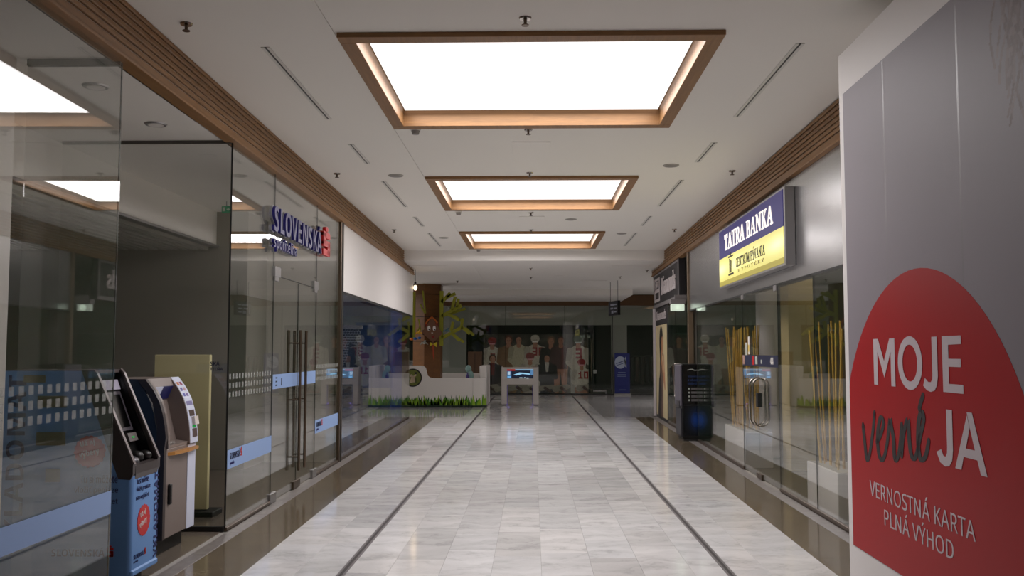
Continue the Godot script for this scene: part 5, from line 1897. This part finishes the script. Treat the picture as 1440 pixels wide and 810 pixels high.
# ================================================================ counter with printed grass
func build_counter() -> void:
	wall = 0
	var c := thing("reception_counter", "white playground counter with a wavy top and green grass along its foot", "counter", V(-3.2, 0, 28.5))
	var st := mb()
	var p := PackedVector2Array([Vector2(-6.4, 0), Vector2(-1.75, 0), Vector2(-1.75, 0.835), Vector2(-2.86, 0.835), Vector2(-2.96, 0.85), Vector2(-3.03, 0.90), Vector2(-3.06, 0.98), Vector2(-3.085, 1.10), Vector2(-3.12, 1.16), Vector2(-3.2, 1.195), Vector2(-6.4, 1.20)])
	extrude(st, p, V(0, 0, 27.30), Vector3.RIGHT, Vector3.UP, V(0, 0, 0.09))
	obj("front_panel", st, M.white, c)
	st = mb()
	var arc := PackedVector2Array()
	for i in 9: arc.append(Vector2(-1.75 + 0.39 * sin(PI / 2 * i / 8), -(27.69 - 0.39 * cos(PI / 2 * i / 8))))
	for i in range(8, -1, -1): arc.append(Vector2(-1.75 + 0.30 * sin(PI / 2 * i / 8), -(27.69 - 0.30 * cos(PI / 2 * i / 8))))
	extrude(st, arc, Vector3.ZERO, Vector3.RIGHT, Vector3(0, 0, 1), Vector3(0, 0.835, 0), true)
	obj("rounded_corner", st, M.white, c)
	st = mb()
	bx(st, -1.56, -1.36, 0, 1.19, 27.69, 30.0, 0.02)
	obj("end_wall", st, M.white, c)
	st = mb()
	bx(st, -5.4, -1.5, 0.0, 0.92, 29.92, 30.0, 0.006)
	obj("rear_panel", st, M.white, c)
	st = mb()
	bx(st, -2.9, -1.6, 0.70, 0.73, 27.40, 27.95, 0.006)
	obj("inner_worktop", st, M.white, c)
	# emblem: an olive disc with two leaping pale animals, generic shapes
	st = mb()
	extrude(st, circle_poly(0, 0, 0.262, 0.262, 40), V(-3.46, 0.85, 27.30), Vector3.RIGHT, Vector3.UP, Vector3(0, 0, 0.012))
	var er := obj("emblem_rim", st, mat(Color(0.10, 0.08, 0.07), 0.5), c)
	st = mb()
	extrude(st, circle_poly(0, 0, 0.225, 0.225, 40), V(-3.46, 0.85, 27.288), Vector3.RIGHT, Vector3.UP, Vector3(0, 0, 0.004))
	obj("emblem_disc", st, mat(Color(0.42, 0.45, 0.16), 0.5), er)
	st = mb()
	for q in [[-0.05, -0.15, -0.01, 0.05, 0.045], [0.03, -0.13, 0.02, 0.03, 0.04], [-0.04, 0.03, -0.06, 0.09, 0.05], [0.02, 0.02, 0.10, 0.09, 0.03]]:
		var a := Vector2(q[0], q[1])
		var b := Vector2(q[2], q[3])
		var n: Vector2 = (b - a).normalized().orthogonal() * q[4]
		extrude(st, PackedVector2Array([a + n, b + n * 0.6, b - n * 0.6, a - n]), V(-3.46, 0.85, 27.284), Vector3.RIGHT, Vector3.UP, Vector3(0, 0, 0.003))
	obj("emblem_animal", st, mat(Color(0.78, 0.70, 0.58), 0.5), er)
	st = mb()
	for q in [[0.05, 0.10, 0.11, 0.16], [-0.14, -0.10, -0.10, -0.02], [0.08, -0.14, 0.10, 0.0]]:
		bx(st, -3.46 + q[0], -3.46 + q[2], 0.85 + q[1], 0.85 + q[3], 27.281, 27.285)
	obj("emblem_mark", st, mat(Color(0.12, 0.09, 0.08), 0.5), er)
	# printed grass: blades cut from green film, too many to count
	var G := [mat(Color(0.10, 0.34, 0.10), 0.6), mat(Color(0.36, 0.60, 0.10), 0.6), mat(Color(0.56, 0.72, 0.14), 0.6)]
	for gi in 3:
		st = mb()
		var n := 150
		for i in n:
			var s := rng.randf() * 5.1
			var h := rng.randf_range(0.14, 0.29) if gi < 2 else rng.randf_range(0.12, 0.25)
			if rng.randf() < 0.08: h = 0.34
			var wd := rng.randf_range(0.02, 0.045)
			var ln := rng.randf_range(-0.05, 0.05)
			var o: Vector3
			var ex := Vector3.RIGHT
			var ez := Vector3(0, 0, 0.003)
			if s < 4.6:
				o = V(-6.35 + s, 0.03, 27.298 - gi * 0.003)
			else:
				var a := PI / 2 * (s - 4.6) / 0.5
				var r := 0.392 + gi * 0.003
				o = V(-1.75 + r * sin(a), 0.03, 27.69 - r * cos(a))
				ex = V(cos(a), 0, sin(a))
				ez = V(sin(a), 0, -cos(a)) * 0.003
			extrude(st, PackedVector2Array([Vector2(-wd, 0), Vector2(wd, 0), Vector2(wd * 0.7 + ln * 0.5, h * 0.55), Vector2(ln, h), Vector2(-wd * 0.7 + ln * 0.4, h * 0.5)]), o, ex, Vector3.UP, ez)
		tag(obj("grass_blades", st, G[gi], c), "", "", "", "stuff")
	st = mb()
	bx(st, -6.4, -1.75, 0.0, 0.06, 27.285, 27.30)
	var ring := PackedVector2Array()
	for i in 9: ring.append(Vector2(-1.75 + 0.405 * sin(PI / 2 * i / 8), -(27.69 - 0.405 * cos(PI / 2 * i / 8))))
	for i in range(8, -1, -1): ring.append(Vector2(-1.75 + 0.392 * sin(PI / 2 * i / 8), -(27.69 - 0.392 * cos(PI / 2 * i / 8))))
	extrude(st, ring, Vector3.ZERO, Vector3.RIGHT, Vector3(0, 0, 1), Vector3(0, 0.06, 0), true)
	obj("dark_green_plinth", st, mat(Color(0.04, 0.15, 0.07), 0.6), c)
	# things on and behind the counter
	org = Vector3.ZERO
	var bg := thing("teal_toy", "pale teal soft toy leaning at the right end of the white counter", "toy", V(-1.8, 0.73, 27.8))
	st = mb()
	ball(st, V(-1.84, 0.892, 27.75), Vector3(0.11, 0.16, 0.09))
	obj("body", st, mat(Color(0.55, 0.68, 0.66), 0.9), bg)
	st = mb()
	ball(st, V(-1.89, 1.10, 27.75), Vector3(0.09, 0.11, 0.08))
	obj("head", st, mat(Color(0.55, 0.68, 0.66), 0.9), bg)
	var pb := thing("purple_bottle", "small purple bottle standing beside the teal toy on the counter", "bottle", V(-1.93, 0.73, 27.6))
	st = mb()
	cyl(st, V(-1.90, 0.731, 27.58), V(-1.90, 0.92, 27.58), 0.055, 0.05)
	obj("body", st, mat(Color(0.28, 0.22, 0.48), 0.4), pb)
	st = mb()
	cyl(st, V(-1.90, 0.92, 27.58), V(-1.90, 1.0, 27.58), 0.03, 0.02)
	obj("neck", st, mat(Color(0.32, 0.28, 0.50), 0.4), pb)
	var cb := thing("brown_cabinet", "brown cabinet seen past the right end of the white counter", "cabinet", V(-1.7, 0, 31.5))
	st = mb()
	bx(st, -2.15, -1.70, 0.0, 1.60, 31.4, 31.8, 0.01)
	obj("body", st, mat(Color(0.34, 0.24, 0.15), 0.6), cb)
	st = mb()
	bx(st, -1.93, -1.92, 0.1, 1.55, 31.395, 31.401)
	obj("door_gap", st, M.black, cb)

# ================================================================ timber column dressed as a tree
func build_tree() -> void:
	wall = 0
	org = Vector3.ZERO
	var t := thing("timber_column", "square timber-clad column dressed as a tree behind the white counter", "column", V(-3.25, 0, 29.1), "", "")
	var A := Vector2(-3.66, 28.85)
	var B := Vector2(-3.29, 28.60)
	var C := Vector2(-2.83, 28.95)
	var st := mb()
	extrude(st, PackedVector2Array([Vector2(A.x + 0.02, -A.y - 0.02), Vector2(B.x, -B.y - 0.03), Vector2(C.x - 0.02, -C.y - 0.02), Vector2(-2.86, -29.6), Vector2(-3.64, -29.6)]), Vector3.ZERO, Vector3.RIGHT, Vector3(0, 0, 1), Vector3(0, 3.66, 0))
	obj("core", st, M.black, t)
	for f in [[A, B], [B, C], [C, Vector2(-2.83, 29.6)]]:
		for y in [[0.0, 1.9], [1.91, 2.65], [2.665, 3.34], [3.355, 3.66]]:
			st = mb()
			var a: Vector2 = f[0]
			var b: Vector2 = f[1]
			var n: Vector2 = Vector2(b.y - a.y, -(b.x - a.x)).normalized() * 0.025
			if n.dot(a + b - Vector2(-6.5, 58.4)) < 0.0: n = -n
			extrude(st, PackedVector2Array([Vector2(a.x, -a.y), Vector2(b.x, -b.y), Vector2(b.x - n.x, -(b.y - n.y)), Vector2(a.x - n.x, -(a.y - n.y))]), Vector3(0, y[0], 0), Vector3.RIGHT, Vector3(0, 0, 1), Vector3(0, y[1] - y[0], 0))
			obj("cladding_panel", st, M.wood_clad, t)
	var green := mat(Color(0.58, 0.58, 0.11), 0.6)
	# branches: flat green planks with depth, laid out on a small grid (21 mm steps, x right, y down from the kite)
	var G := func(x: float, y: float) -> Vector2: return Vector2(-3.035 + x * 0.0213, 2.12 - y * 0.0213)
	org = Vector3.ZERO
	var tr := thing("branch_cutouts", "angular olive green branch cut-outs fixed to the timber column", "decoration", V(-2.6, 1.8, 28.5))
	var planks := [[12.5, -62, 12.5, 16, 4.6], [12.5, -46, 25, -59, 4.4], [20, -53, 32, -58, 4.0], [13, -26, 41, -41, 4.4], [27, -35, 32, -54, 3.8], [34, -38, 36.5, -51, 3.4], [22, -29, 38, -20, 4.0], [13.5, 5, 43, -11, 4.4], [26, -4, 29, -18, 3.8], [41, -12, 42.5, -23, 3.8], [41, -11, 53, -1, 4.2], [28, -1, 39, 9, 4.2], [-26, -60, -26, 6, 3.0], [-14, -62, -10, -30, 1.6], [-17.5, -43, -11, -30, 1.8], [-19.5, -22, -17, -6, 1.4], [-22, -4, -17, -11, 1.4]]
	for q in planks:
		st = mb()
		var a: Vector2 = G.call(q[0], q[1])
		var b: Vector2 = G.call(q[2], q[3])
		var n: Vector2 = (b - a).normalized().orthogonal() * q[4] * 0.54 * 0.0213
		extrude(st, PackedVector2Array([a + n, b + n, b - n, a - n]), V(0, 0, 28.57 if q[0] > 0 else 28.46), Vector3.RIGHT, Vector3.UP, V(0, 0, 0.11))
		obj("branch" if q[0] != 12.5 or q[3] < 0 else "stem", st, green, tr)
	for q in [[16, -27, 46, -37, 3.2], [46, -9, 58, 1, 3.4], [32, 3, 44, 11, 3.4], [30, -27, 43, -17, 3.0]]:
		st = mb()
		var a: Vector2 = G.call(q[0], q[1])
		var b: Vector2 = G.call(q[2], q[3])
		var n: Vector2 = (b - a).normalized().orthogonal() * q[4] * 0.54 * 0.0213
		extrude(st, PackedVector2Array([a + n, b + n, b - n, a - n]), V(0, 0, 28.75), Vector3.RIGHT, Vector3.UP, V(0, 0, 0.10))
		obj("rear_branch", st, green, tr)
	# the kite
	org = Vector3.ZERO
	var k := thing("kite", "brown diamond kite with a painted face and yellow bow on the timber column", "kite", V(-3.03, 1.9, 28.45))
	var F := func(pts: Array) -> PackedVector2Array:
		var o := PackedVector2Array()
		for p in pts: o.append(G.call(p[0], p[1]))
		return o
	st = mb()
	extrude(st, F.call([[-0.5, -24], [14.5, -1.5], [1, 12], [-14.5, -2.5]]), V(0, 0, 28.450), Vector3.RIGHT, Vector3.UP, V(0, 0, 0.05))
	obj("sail", st, mat(Color(0.46, 0.31, 0.22), 0.7), k)
	st = mb()
	bx(st, -3.33, -3.24, 2.10, 2.25, 28.49, 28.59)
	obj("mounting_block", st, M.black, k)
	st = mb()
	for s in [[[-9.5, -14.5], [-6, -20], [-0.5, -24.5], [4.5, -20], [7.5, -16]]]:
		for i in s.size() - 1:
			var a: Vector2 = G.call(s[i][0], s[i][1])
			var b: Vector2 = G.call(s[i + 1][0], s[i + 1][1])
			var n: Vector2 = (b - a).normalized().orthogonal() * 0.022
			extrude(st, PackedVector2Array([a + n, b + n, b - n, a - n]), V(0, 0, 28.425), Vector3.RIGHT, Vector3.UP, V(0, 0, 0.03))
	obj("hair_band", st, mat(Color(0.72, 0.36, 0.08), 0.6), k)
	st = mb()
	extrude(st, F.call([[-10, -12], [-8.5, -16], [-6.5, -15], [-7.5, -12]]), V(0, 0, 28.430), Vector3.RIGHT, Vector3.UP, V(0, 0, 0.03))
	extrude(st, F.call([[4, -17], [8.5, -14], [7.5, -12], [5, -14]]), V(0, 0, 28.430), Vector3.RIGHT, Vector3.UP, V(0, 0, 0.03))
	extrude(st, F.call([[-1.5, 1.5], [1, 2.4], [4, 1], [3, 4.5], [0.5, 5.4]]), V(0, 0, 28.435), Vector3.RIGHT, Vector3.UP, V(0, 0, 0.02))
	obj("red_features", st, mat(Color(0.52, 0.10, 0.07), 0.6), k)
	for x in [-4.6, 3.0]:
		st = mb()
		var ctr: Vector2 = G.call(x, -8.5)
		extrude(st, circle_poly(ctr.x, ctr.y, 0.045, 0.08, 16), V(0, 0, 28.435), Vector3.RIGHT, Vector3.UP, V(0, 0, 0.02))
		var eye := obj("eye", st, M.white, k)
		st = mb()
		ctr = G.call(x + 0.5, -6.6)
		extrude(st, circle_poly(ctr.x, ctr.y, 0.022, 0.025, 12), V(0, 0, 28.428), Vector3.RIGHT, Vector3.UP, V(0, 0, 0.01))
		obj("pupil", st, M.black, eye)
	st = mb()
	var nz: Vector2 = G.call(0.2, -2.0)
	ball(st, V(nz.x, nz.y, 28.435), Vector3(0.03, 0.022, 0.015))
	obj("nose", st, mat(Color(0.75, 0.68, 0.64), 0.6), k)
	st = mb()
	extrude(st, F.call([[1.5, 14], [-2.5, 11], [-3.5, 17]]), V(0, 0, 28.420), Vector3.RIGHT, Vector3.UP, V(0, 0, 0.04))
	extrude(st, F.call([[1.5, 14], [6.5, 11], [6.5, 18]]), V(0, 0, 28.420), Vector3.RIGHT, Vector3.UP, V(0, 0, 0.04))
	obj("bow", st, mat(Color(0.78, 0.70, 0.08), 0.6), k)
	st = mb()
	extrude(st, F.call([[0.5, 15], [2.2, 15], [3.2, 30], [2.6, 37], [1.2, 30]]), V(0, 0, 28.430), Vector3.RIGHT, Vector3.UP, V(0, 0, 0.02))
	obj("tail", st, mat(Color(0.62, 0.22, 0.06), 0.6), k)
	# small toy birds on the branches
	var BR := [["yellow toy bird perched left of the kite", -18.5, -2.5, Color(0.85, 0.65, 0.06), 1.7], ["blue and orange toy caterpillar on the branch left of the kite", -24, 6.2, Color(0.06, 0.34, 0.62), 1.9], ["white toy bird with spread wings below the branch left of the kite", -11, 12.0, Color(0.62, 0.64, 0.60), 1.8], ["pale blue toy bird perched right of the kite", 20.5, -5.5, Color(0.36, 0.50, 0.54), 1.8]]
	for q in BR:
		var bd: float = 28.42 if q[1] < 0 else 28.53
		org = Vector3.ZERO
		var c: Vector2 = G.call(q[1], q[2])
		var b := thing("toy_caterpillar" if q[1] == -24 else "toy_bird", q[0], "toy", V(c.x, c.y, bd))
		var m := mat(q[3], 0.6)
		var s: float = q[4] * 0.0213
		st = mb()
		ball(st, V(c.x, c.y, bd), Vector3(s * 1.5, s, s), 10, 6)
		obj("body", st, m, b)
		st = mb()
		if q[1] == -24:
			ball(st, V(c.x + s * 3.2, c.y + s * 0.6, bd), Vector3(s * 1.4, s, s), 10, 6)
			obj("tail", st, m, b)
			st = mb()
			ball(st, V(c.x - s * 2.6, c.y - s * 0.3, bd), Vector3(s * 1.6, s * 0.9, s), 10, 6)
			obj("head", st, mat(Color(0.80, 0.42, 0.06), 0.6), b)
		else:
			ball(st, V(c.x + s * 0.6, c.y + s * 1.5, bd), Vector3(s * 0.8, s * 0.8, s * 0.8), 10, 6)
			obj("head", st, m, b)
			st = mb()
			extrude(st, PackedVector2Array([Vector2(-s * 0.4, 0), Vector2(-s * 3.2, -s * 1.8), Vector2(-s * 2.2, s * 0.6)]), V(c.x, c.y, bd - 0.03), Vector3.RIGHT, Vector3.UP, V(0, 0, 0.02))
			extrude(st, PackedVector2Array([Vector2(s * 0.4, 0), Vector2(s * 3.2, -s * 1.6), Vector2(s * 2.0, s * 0.4)]), V(c.x, c.y, bd - 0.03), Vector3.RIGHT, Vector3.UP, V(0, 0, 0.02))
			obj("wings", st, m, b)
	# bare lamp at the fascia end
	org = Vector3.ZERO
	var lp := thing("pendant_bulb", "small lit pendant bulb at the far end of the white fascia", "lamp", V(-2.93, 3.2, 23.62))
	st = mb()
	ball(st, V(-2.95, 3.20, 23.62), Vector3(0.05, 0.07, 0.05), 12, 8)
	obj("bulb", st, glow(Color(1.0, 0.93, 0.82), 1.6), lp)
	st = mb()
	cyl(st, V(-2.95, 3.265, 23.62), V(-2.95, 3.35, 23.62), 0.03, 0.025)
	cyl(st, V(-2.95, 3.35, 23.62), V(-2.95, 3.665, 23.62), 0.006, 0.006, 6)
	obj("holder", st, M.rubber, lp)
	var ol := OmniLight3D.new()
	ol.name = "pendant_bulb_lamp"
	ol.position = V(-2.95, 3.20, 23.62)
	ol.light_energy = 0.03
	ol.light_size = 0.04
	ol.light_color = Color(1.0, 0.86, 0.66)
	ol.omni_range = 40.0
	ol.omni_attenuation = 2.0
	ol.shadow_enabled = true
	add_child(ol)

# ================================================================ drinks machine
func build_vending() -> void:
	wall = 0
	org = Vector3.ZERO
	var v := thing("drinks_machine", "black drinks machine with a blue glowing front at the end of the right bank's glass", "vending machine", V(2.97, 0, 17.45))
	var st := mb()
	bx(st, 2.70, 3.27, 0.0, 0.05, 17.17, 17.75)
	obj("feet", st, M.rubber, v)
	st = mb()
	bx(st, 2.675, 3.29, 0.05, 1.375, 17.15, 17.8, 0.012)
	obj("body", st, mat(Color(0.05, 0.05, 0.06), 0.3), v)
	st = mb()
	bx(st, 2.645, 2.68, 0.62, 1.36, 17.14, 17.8, 0.012)
	obj("side_door", st, mat(Color(0.36, 0.34, 0.38), 0.4), v)
	st = mb()
	bx(st, 2.625, 2.66, 0.60, 0.72, 17.2, 17.5, 0.01)
	obj("side_tray", st, mat(Color(0.20, 0.19, 0.21), 0.4), v)
	st = mb()
	bx(st, 2.66, 2.678, 0.08, 0.58, 17.17, 17.78, 0.006)
	obj("side_lower", st, mat(Color(0.13, 0.12, 0.16), 0.4), v)
	st = mb()
	bx(st, 2.69, 3.275, 0.66, 1.36, 17.138, 17.15, 0.004)
	obj("selection_panel", st, mat(Color(0.03, 0.03, 0.035), 0.2), v)
	var blue := mat(Color(0.07, 0.22, 0.46), 0.5)
	var R := Vector3.RIGHT
	text(v, "front_lettering", "Vyberte si nápoj", sans, blue, V(2.78, 1.13, 17.136), R, Vector3.UP, 0.38, 0.045, 0.002)
	text(v, "front_lettering", "a vhoďte mince", sans, blue, V(2.78, 1.07, 17.136), R, Vector3.UP, 0.40, 0.045, 0.002)
	text(v, "front_lettering", "dobrú chuť", sans, blue, V(2.78, 1.01, 17.136), R, Vector3.UP, 0.30, 0.045, 0.002)
	st = mb()
	stroke(st, [Vector2(2.78, 1.27), Vector2(2.86, 1.285), Vector2(2.9, 1.265), Vector2(3.0, 1.27), Vector2(3.15, 1.27)], 0.016, V(0, 0, 17.137), R, Vector3.UP, Vector3(0, 0, 0.002))
	obj("brand_line", st, M.dot, v)
	for i in 4:
		st = mb()
		bx(st, 2.84, 3.16, 0.915 - i * 0.068, 0.955 - i * 0.068, 17.125, 17.139, 0.003)
		obj("selection_key", st, mat(Color(0.36, 0.35, 0.35), 0.4), v)
		st = mb()
		bx(st, 2.79, 2.81, 0.92 - i * 0.068, 0.95 - i * 0.068, 17.13, 17.139)
		bx(st, 3.19, 3.21, 0.92 - i * 0.068, 0.95 - i * 0.068, 17.13, 17.139)
		obj("selection_number", st, M.dot, v)
	# backlit picture: blue haze behind a dark stream
	var im := Image.create_empty(128, 128, false, Image.FORMAT_RGB8)
	for y in 128:
		for x in 128:
			var d := Vector2((x - 62) / 40.0, (y - 60) / 52.0).length()
			var f := exp(-d * d * 1.6) * (0.55 + 0.45 * absf(sin(x * 0.05 + 0.4)))
			im.set_pixel(x, y, Color(0.01 + 0.04 * f, 0.012 + 0.22 * f, 0.02 + 0.55 * f))
	var m := print_mat(im, 0.2)
	m.emission_enabled = true
	m.emission_texture = m.albedo_texture
	m.emission_operator = BaseMaterial3D.EMISSION_OP_MULTIPLY
	m.emission = Color(1, 1, 1)
	m.emission_energy_multiplier = 0.45
	st = mb()
	sheet(st, V(2.70, 0.10, 17.146), Vector3(0.565, 0, 0), Vector3(0, 0.53, 0), 0.006)
	obj("display_panel", st, m, v)

# ================================================================ ceiling fittings and the hanging sign
func build_small() -> void:
	wall = 0
	# slot diffusers
	var SD := [[6.97, 9.19], [10.34, 11.40], [12.63, 14.88], [16.02, 17.2], [18.25, 20.5]]
	var nth := ["nearest", "second", "third", "fourth", "farthest"]
	for side in 2:
		for i in 5:
			var x := -2.02 if side == 0 else 2.0
			org = Vector3.ZERO
			var t := thing("slot_diffuser", "%s slot air diffuser in the row of five on the %s of the skylights" % [nth[i], "left" if side == 0 else "right"], "air vent", V(x, 3.9, (SD[i][0] + SD[i][1]) / 2.0), "slot diffusers in two rows")
			var st := mb()
			bx(st, x - 0.034, x - 0.008, 3.893, 3.899, SD[i][0], SD[i][1], 0.001)
			bx(st, x + 0.008, x + 0.034, 3.893, 3.899, SD[i][0], SD[i][1], 0.001)
			obj("frame", st, mat(Color(0.84, 0.83, 0.80), 0.5), t)
			st = mb()
			bx(st, x - 0.008, x + 0.008, 3.8955, 3.8985, SD[i][0], SD[i][1])
			obj("slot", st, M.black, t)
	# sprinklers
	var SP := [[-0.05, 6.39, "on the midline just before the largest skylight"], [-0.045, 9.68, "on the midline just behind the largest skylight"], [-0.038, 12.05, "on the midline just before the middle skylight"], [-0.03, 15.56, "on the midline just behind the middle skylight"], [-0.03, 17.77, "on the midline just before the smallest skylight"], [-2.43, 6.45, "beside the left timber band, nearest the viewer"], [-2.53, 12.05, "beside the left timber band, second from the viewer"], [-2.62, 17.7, "beside the left timber band, farthest away"], [2.54, 11.98, "beside the right timber band, nearest the viewer"], [2.66, 17.72, "beside the right timber band, farthest away"]]
	for q in SP: sprinkler(q[0], 3.9, q[1], "small ceiling sprinkler " + q[2])
	var FP := [[-3.9, 24.3, "above the end of the white fascia"], [-0.05, 23.3, "on the midline just past the ceiling step"], [-0.05, 26.2, "on the midline in mid far ceiling"], [2.9, 24.0, "at the right of the far ceiling by the jeweller"], [-2.2, 27.5, "near the branch cut-outs"], [2.4, 26.0, "before the hanging direction sign"]]
	for q in FP: sprinkler(q[0], 3.665, q[1], "tiny far ceiling sprinkler " + q[2])
	# round speakers
	var SK := [[-1.79, 12.2, "left of the middle skylight's near edge"], [-1.80, 18.95, "left of the smallest skylight"], [1.71, 11.6, "right of the middle skylight's near edge"], [0.665, 16.35, "between the middle and smallest skylights"], [1.73, 18.35, "right of the smallest skylight"]]
	for q in SK:
		org = Vector3.ZERO
		var t := thing("ceiling_speaker", "flat round white ceiling speaker " + q[2], "speaker", V(q[0], 3.9, q[1]), "round ceiling speakers")
		var st := mb()
		cyl(st, V(q[0], 3.888, q[1]), V(q[0], 3.8995, q[1]), 0.095, 0.10, 28)
		obj("rim", st, mat(Color(0.70, 0.68, 0.65), 0.6), t)
		st = mb()
		cyl(st, V(q[0], 3.885, q[1]), V(q[0], 3.8885, q[1]), 0.08, 0.085, 28)
		obj("grille", st, mat(Color(0.55, 0.53, 0.51), 0.7), t)
	var SM := [[-1.21, 9.62, "beside the largest skylight's far left corner"], [-1.22, 15.4, "beside the middle skylight's far left corner"], [-1.22, 21.12, "beside the smallest skylight's far left corner"]]
	for q in SM:
		org = Vector3.ZERO
		var t := thing("smoke_detector", "white smoke detector " + q[2], "smoke detector", V(q[0], 3.9, q[1]), "smoke detectors")
		var st := mb()
		cyl(st, V(q[0], 3.88, q[1]), V(q[0], 3.9, q[1]), 0.055, 0.055, 20)
		obj("base", st, M.white, t)
		st = mb()
		cyl(st, V(q[0], 3.84, q[1]), V(q[0], 3.878, q[1]), 0.035, 0.045, 20)
		obj("sensor", st, mat(Color(0.62, 0.60, 0.58), 0.5), t)
	# pale strip vents of the far ceiling
	var VE := [[-2.9, -2.0, 22.6, "left, just behind the ceiling step"], [1.9, 2.9, 22.6, "right, just behind the ceiling step"], [0.6, 1.0, 25.6, "second row"], [1.4, 2.2, 27.4, "third row, right"], [0.55, 1.0, 29.6, "fourth row, short"], [1.5, 2.3, 30.4, "last row, long"]]
	for q in VE:
		org = Vector3.ZERO
		var st := mb()
		org = V((q[0] + q[1]) / 2, 3.665, q[2])
		var n := int((q[1] - q[0]) / 0.07)
		for i in n: bx(st, q[0] + i * 0.07, q[0] + i * 0.07 + 0.045, 3.655, 3.6645, q[2], q[2] + 0.05)
		solo("strip_vent", st, M.white, "dotted pale strip vent in the far ceiling, " + q[3], "air vent", "strip vents of the far ceiling")
	# hanging direction sign, turned towards the left
	org = Vector3.ZERO
	var hs := thing("direction_sign", "dark double-sided direction sign hanging on rods before the far shop", "sign", V(2.36, 2.62, 27.9))
	var st := mb()
	var ex := Vector3(0.19, 0, 0.75).normalized()
	var o := V(2.25, 2.66, 28.2)
	var ez := ex.cross(Vector3.UP).normalized()
	extrude(st, PackedVector2Array([Vector2(0, 0), Vector2(0.85, 0), Vector2(0.85, 0.42), Vector2(0, 0.42)]), o, ex, Vector3.UP, -ez * 0.07)
	obj("case", st, M.black, hs)
	st = mb()
	extrude(st, PackedVector2Array([Vector2(0.02, 0.02), Vector2(0.83, 0.02), Vector2(0.83, 0.40), Vector2(0.02, 0.40)]), o, ex, Vector3.UP, ez * 0.004)
	obj("face", st, mat(Color(0.08, 0.09, 0.16), 0.4), hs)
	st = mb()
	for q in [[0.05, 0.08, 0.05, 0.36], [0.20, 0.50, 0.28, 0.34], [0.54, 0.75, 0.29, 0.33], [0.20, 0.42, 0.18, 0.23], [0.48, 0.74, 0.18, 0.22], [0.28, 0.46, 0.06, 0.14], [0.52, 0.72, 0.08, 0.12]]:
		extrude(st, PackedVector2Array([Vector2(q[0], q[2]), Vector2(q[1], q[2]), Vector2(q[1], q[3]), Vector2(q[0], q[3])]), o + ez * 0.004, ex, Vector3.UP, ez * 0.003)
	obj("sign_marks", st, mat(Color(0.72, 0.74, 0.80), 0.5), hs)
	st = mb()
	for s in [0.1, 0.76]:
		var p: Vector3 = o + ex * s - ez * 0.03
		cyl(st, p + Vector3(0, 0.42, 0), Vector3(p.x, 3.665, p.z), 0.008, 0.008, 6)
	obj("rods", st, M.rubber, hs)

func sprinkler(x: float, y: float, d: float, label: String) -> void:
	org = Vector3.ZERO
	wall = 0
	var t := thing("sprinkler", label, "sprinkler", V(x, y, d), "ceiling sprinklers")
	var st := mb()
	cyl(st, V(x, y - 0.012, d), V(x, y, d), 0.040, 0.045, 18)
	obj("rosette", st, M.chrome, t)
	st = mb()
	cyl(st, V(x, y - 0.05, d), V(x, y - 0.012, d), 0.010, 0.013, 10)
	obj("body", st, M.bronze, t)
	st = mb()
	cyl(st, V(x, y - 0.056, d), V(x, y - 0.050, d), 0.026, 0.026, 14)
	obj("deflector", st, M.bronze, t)
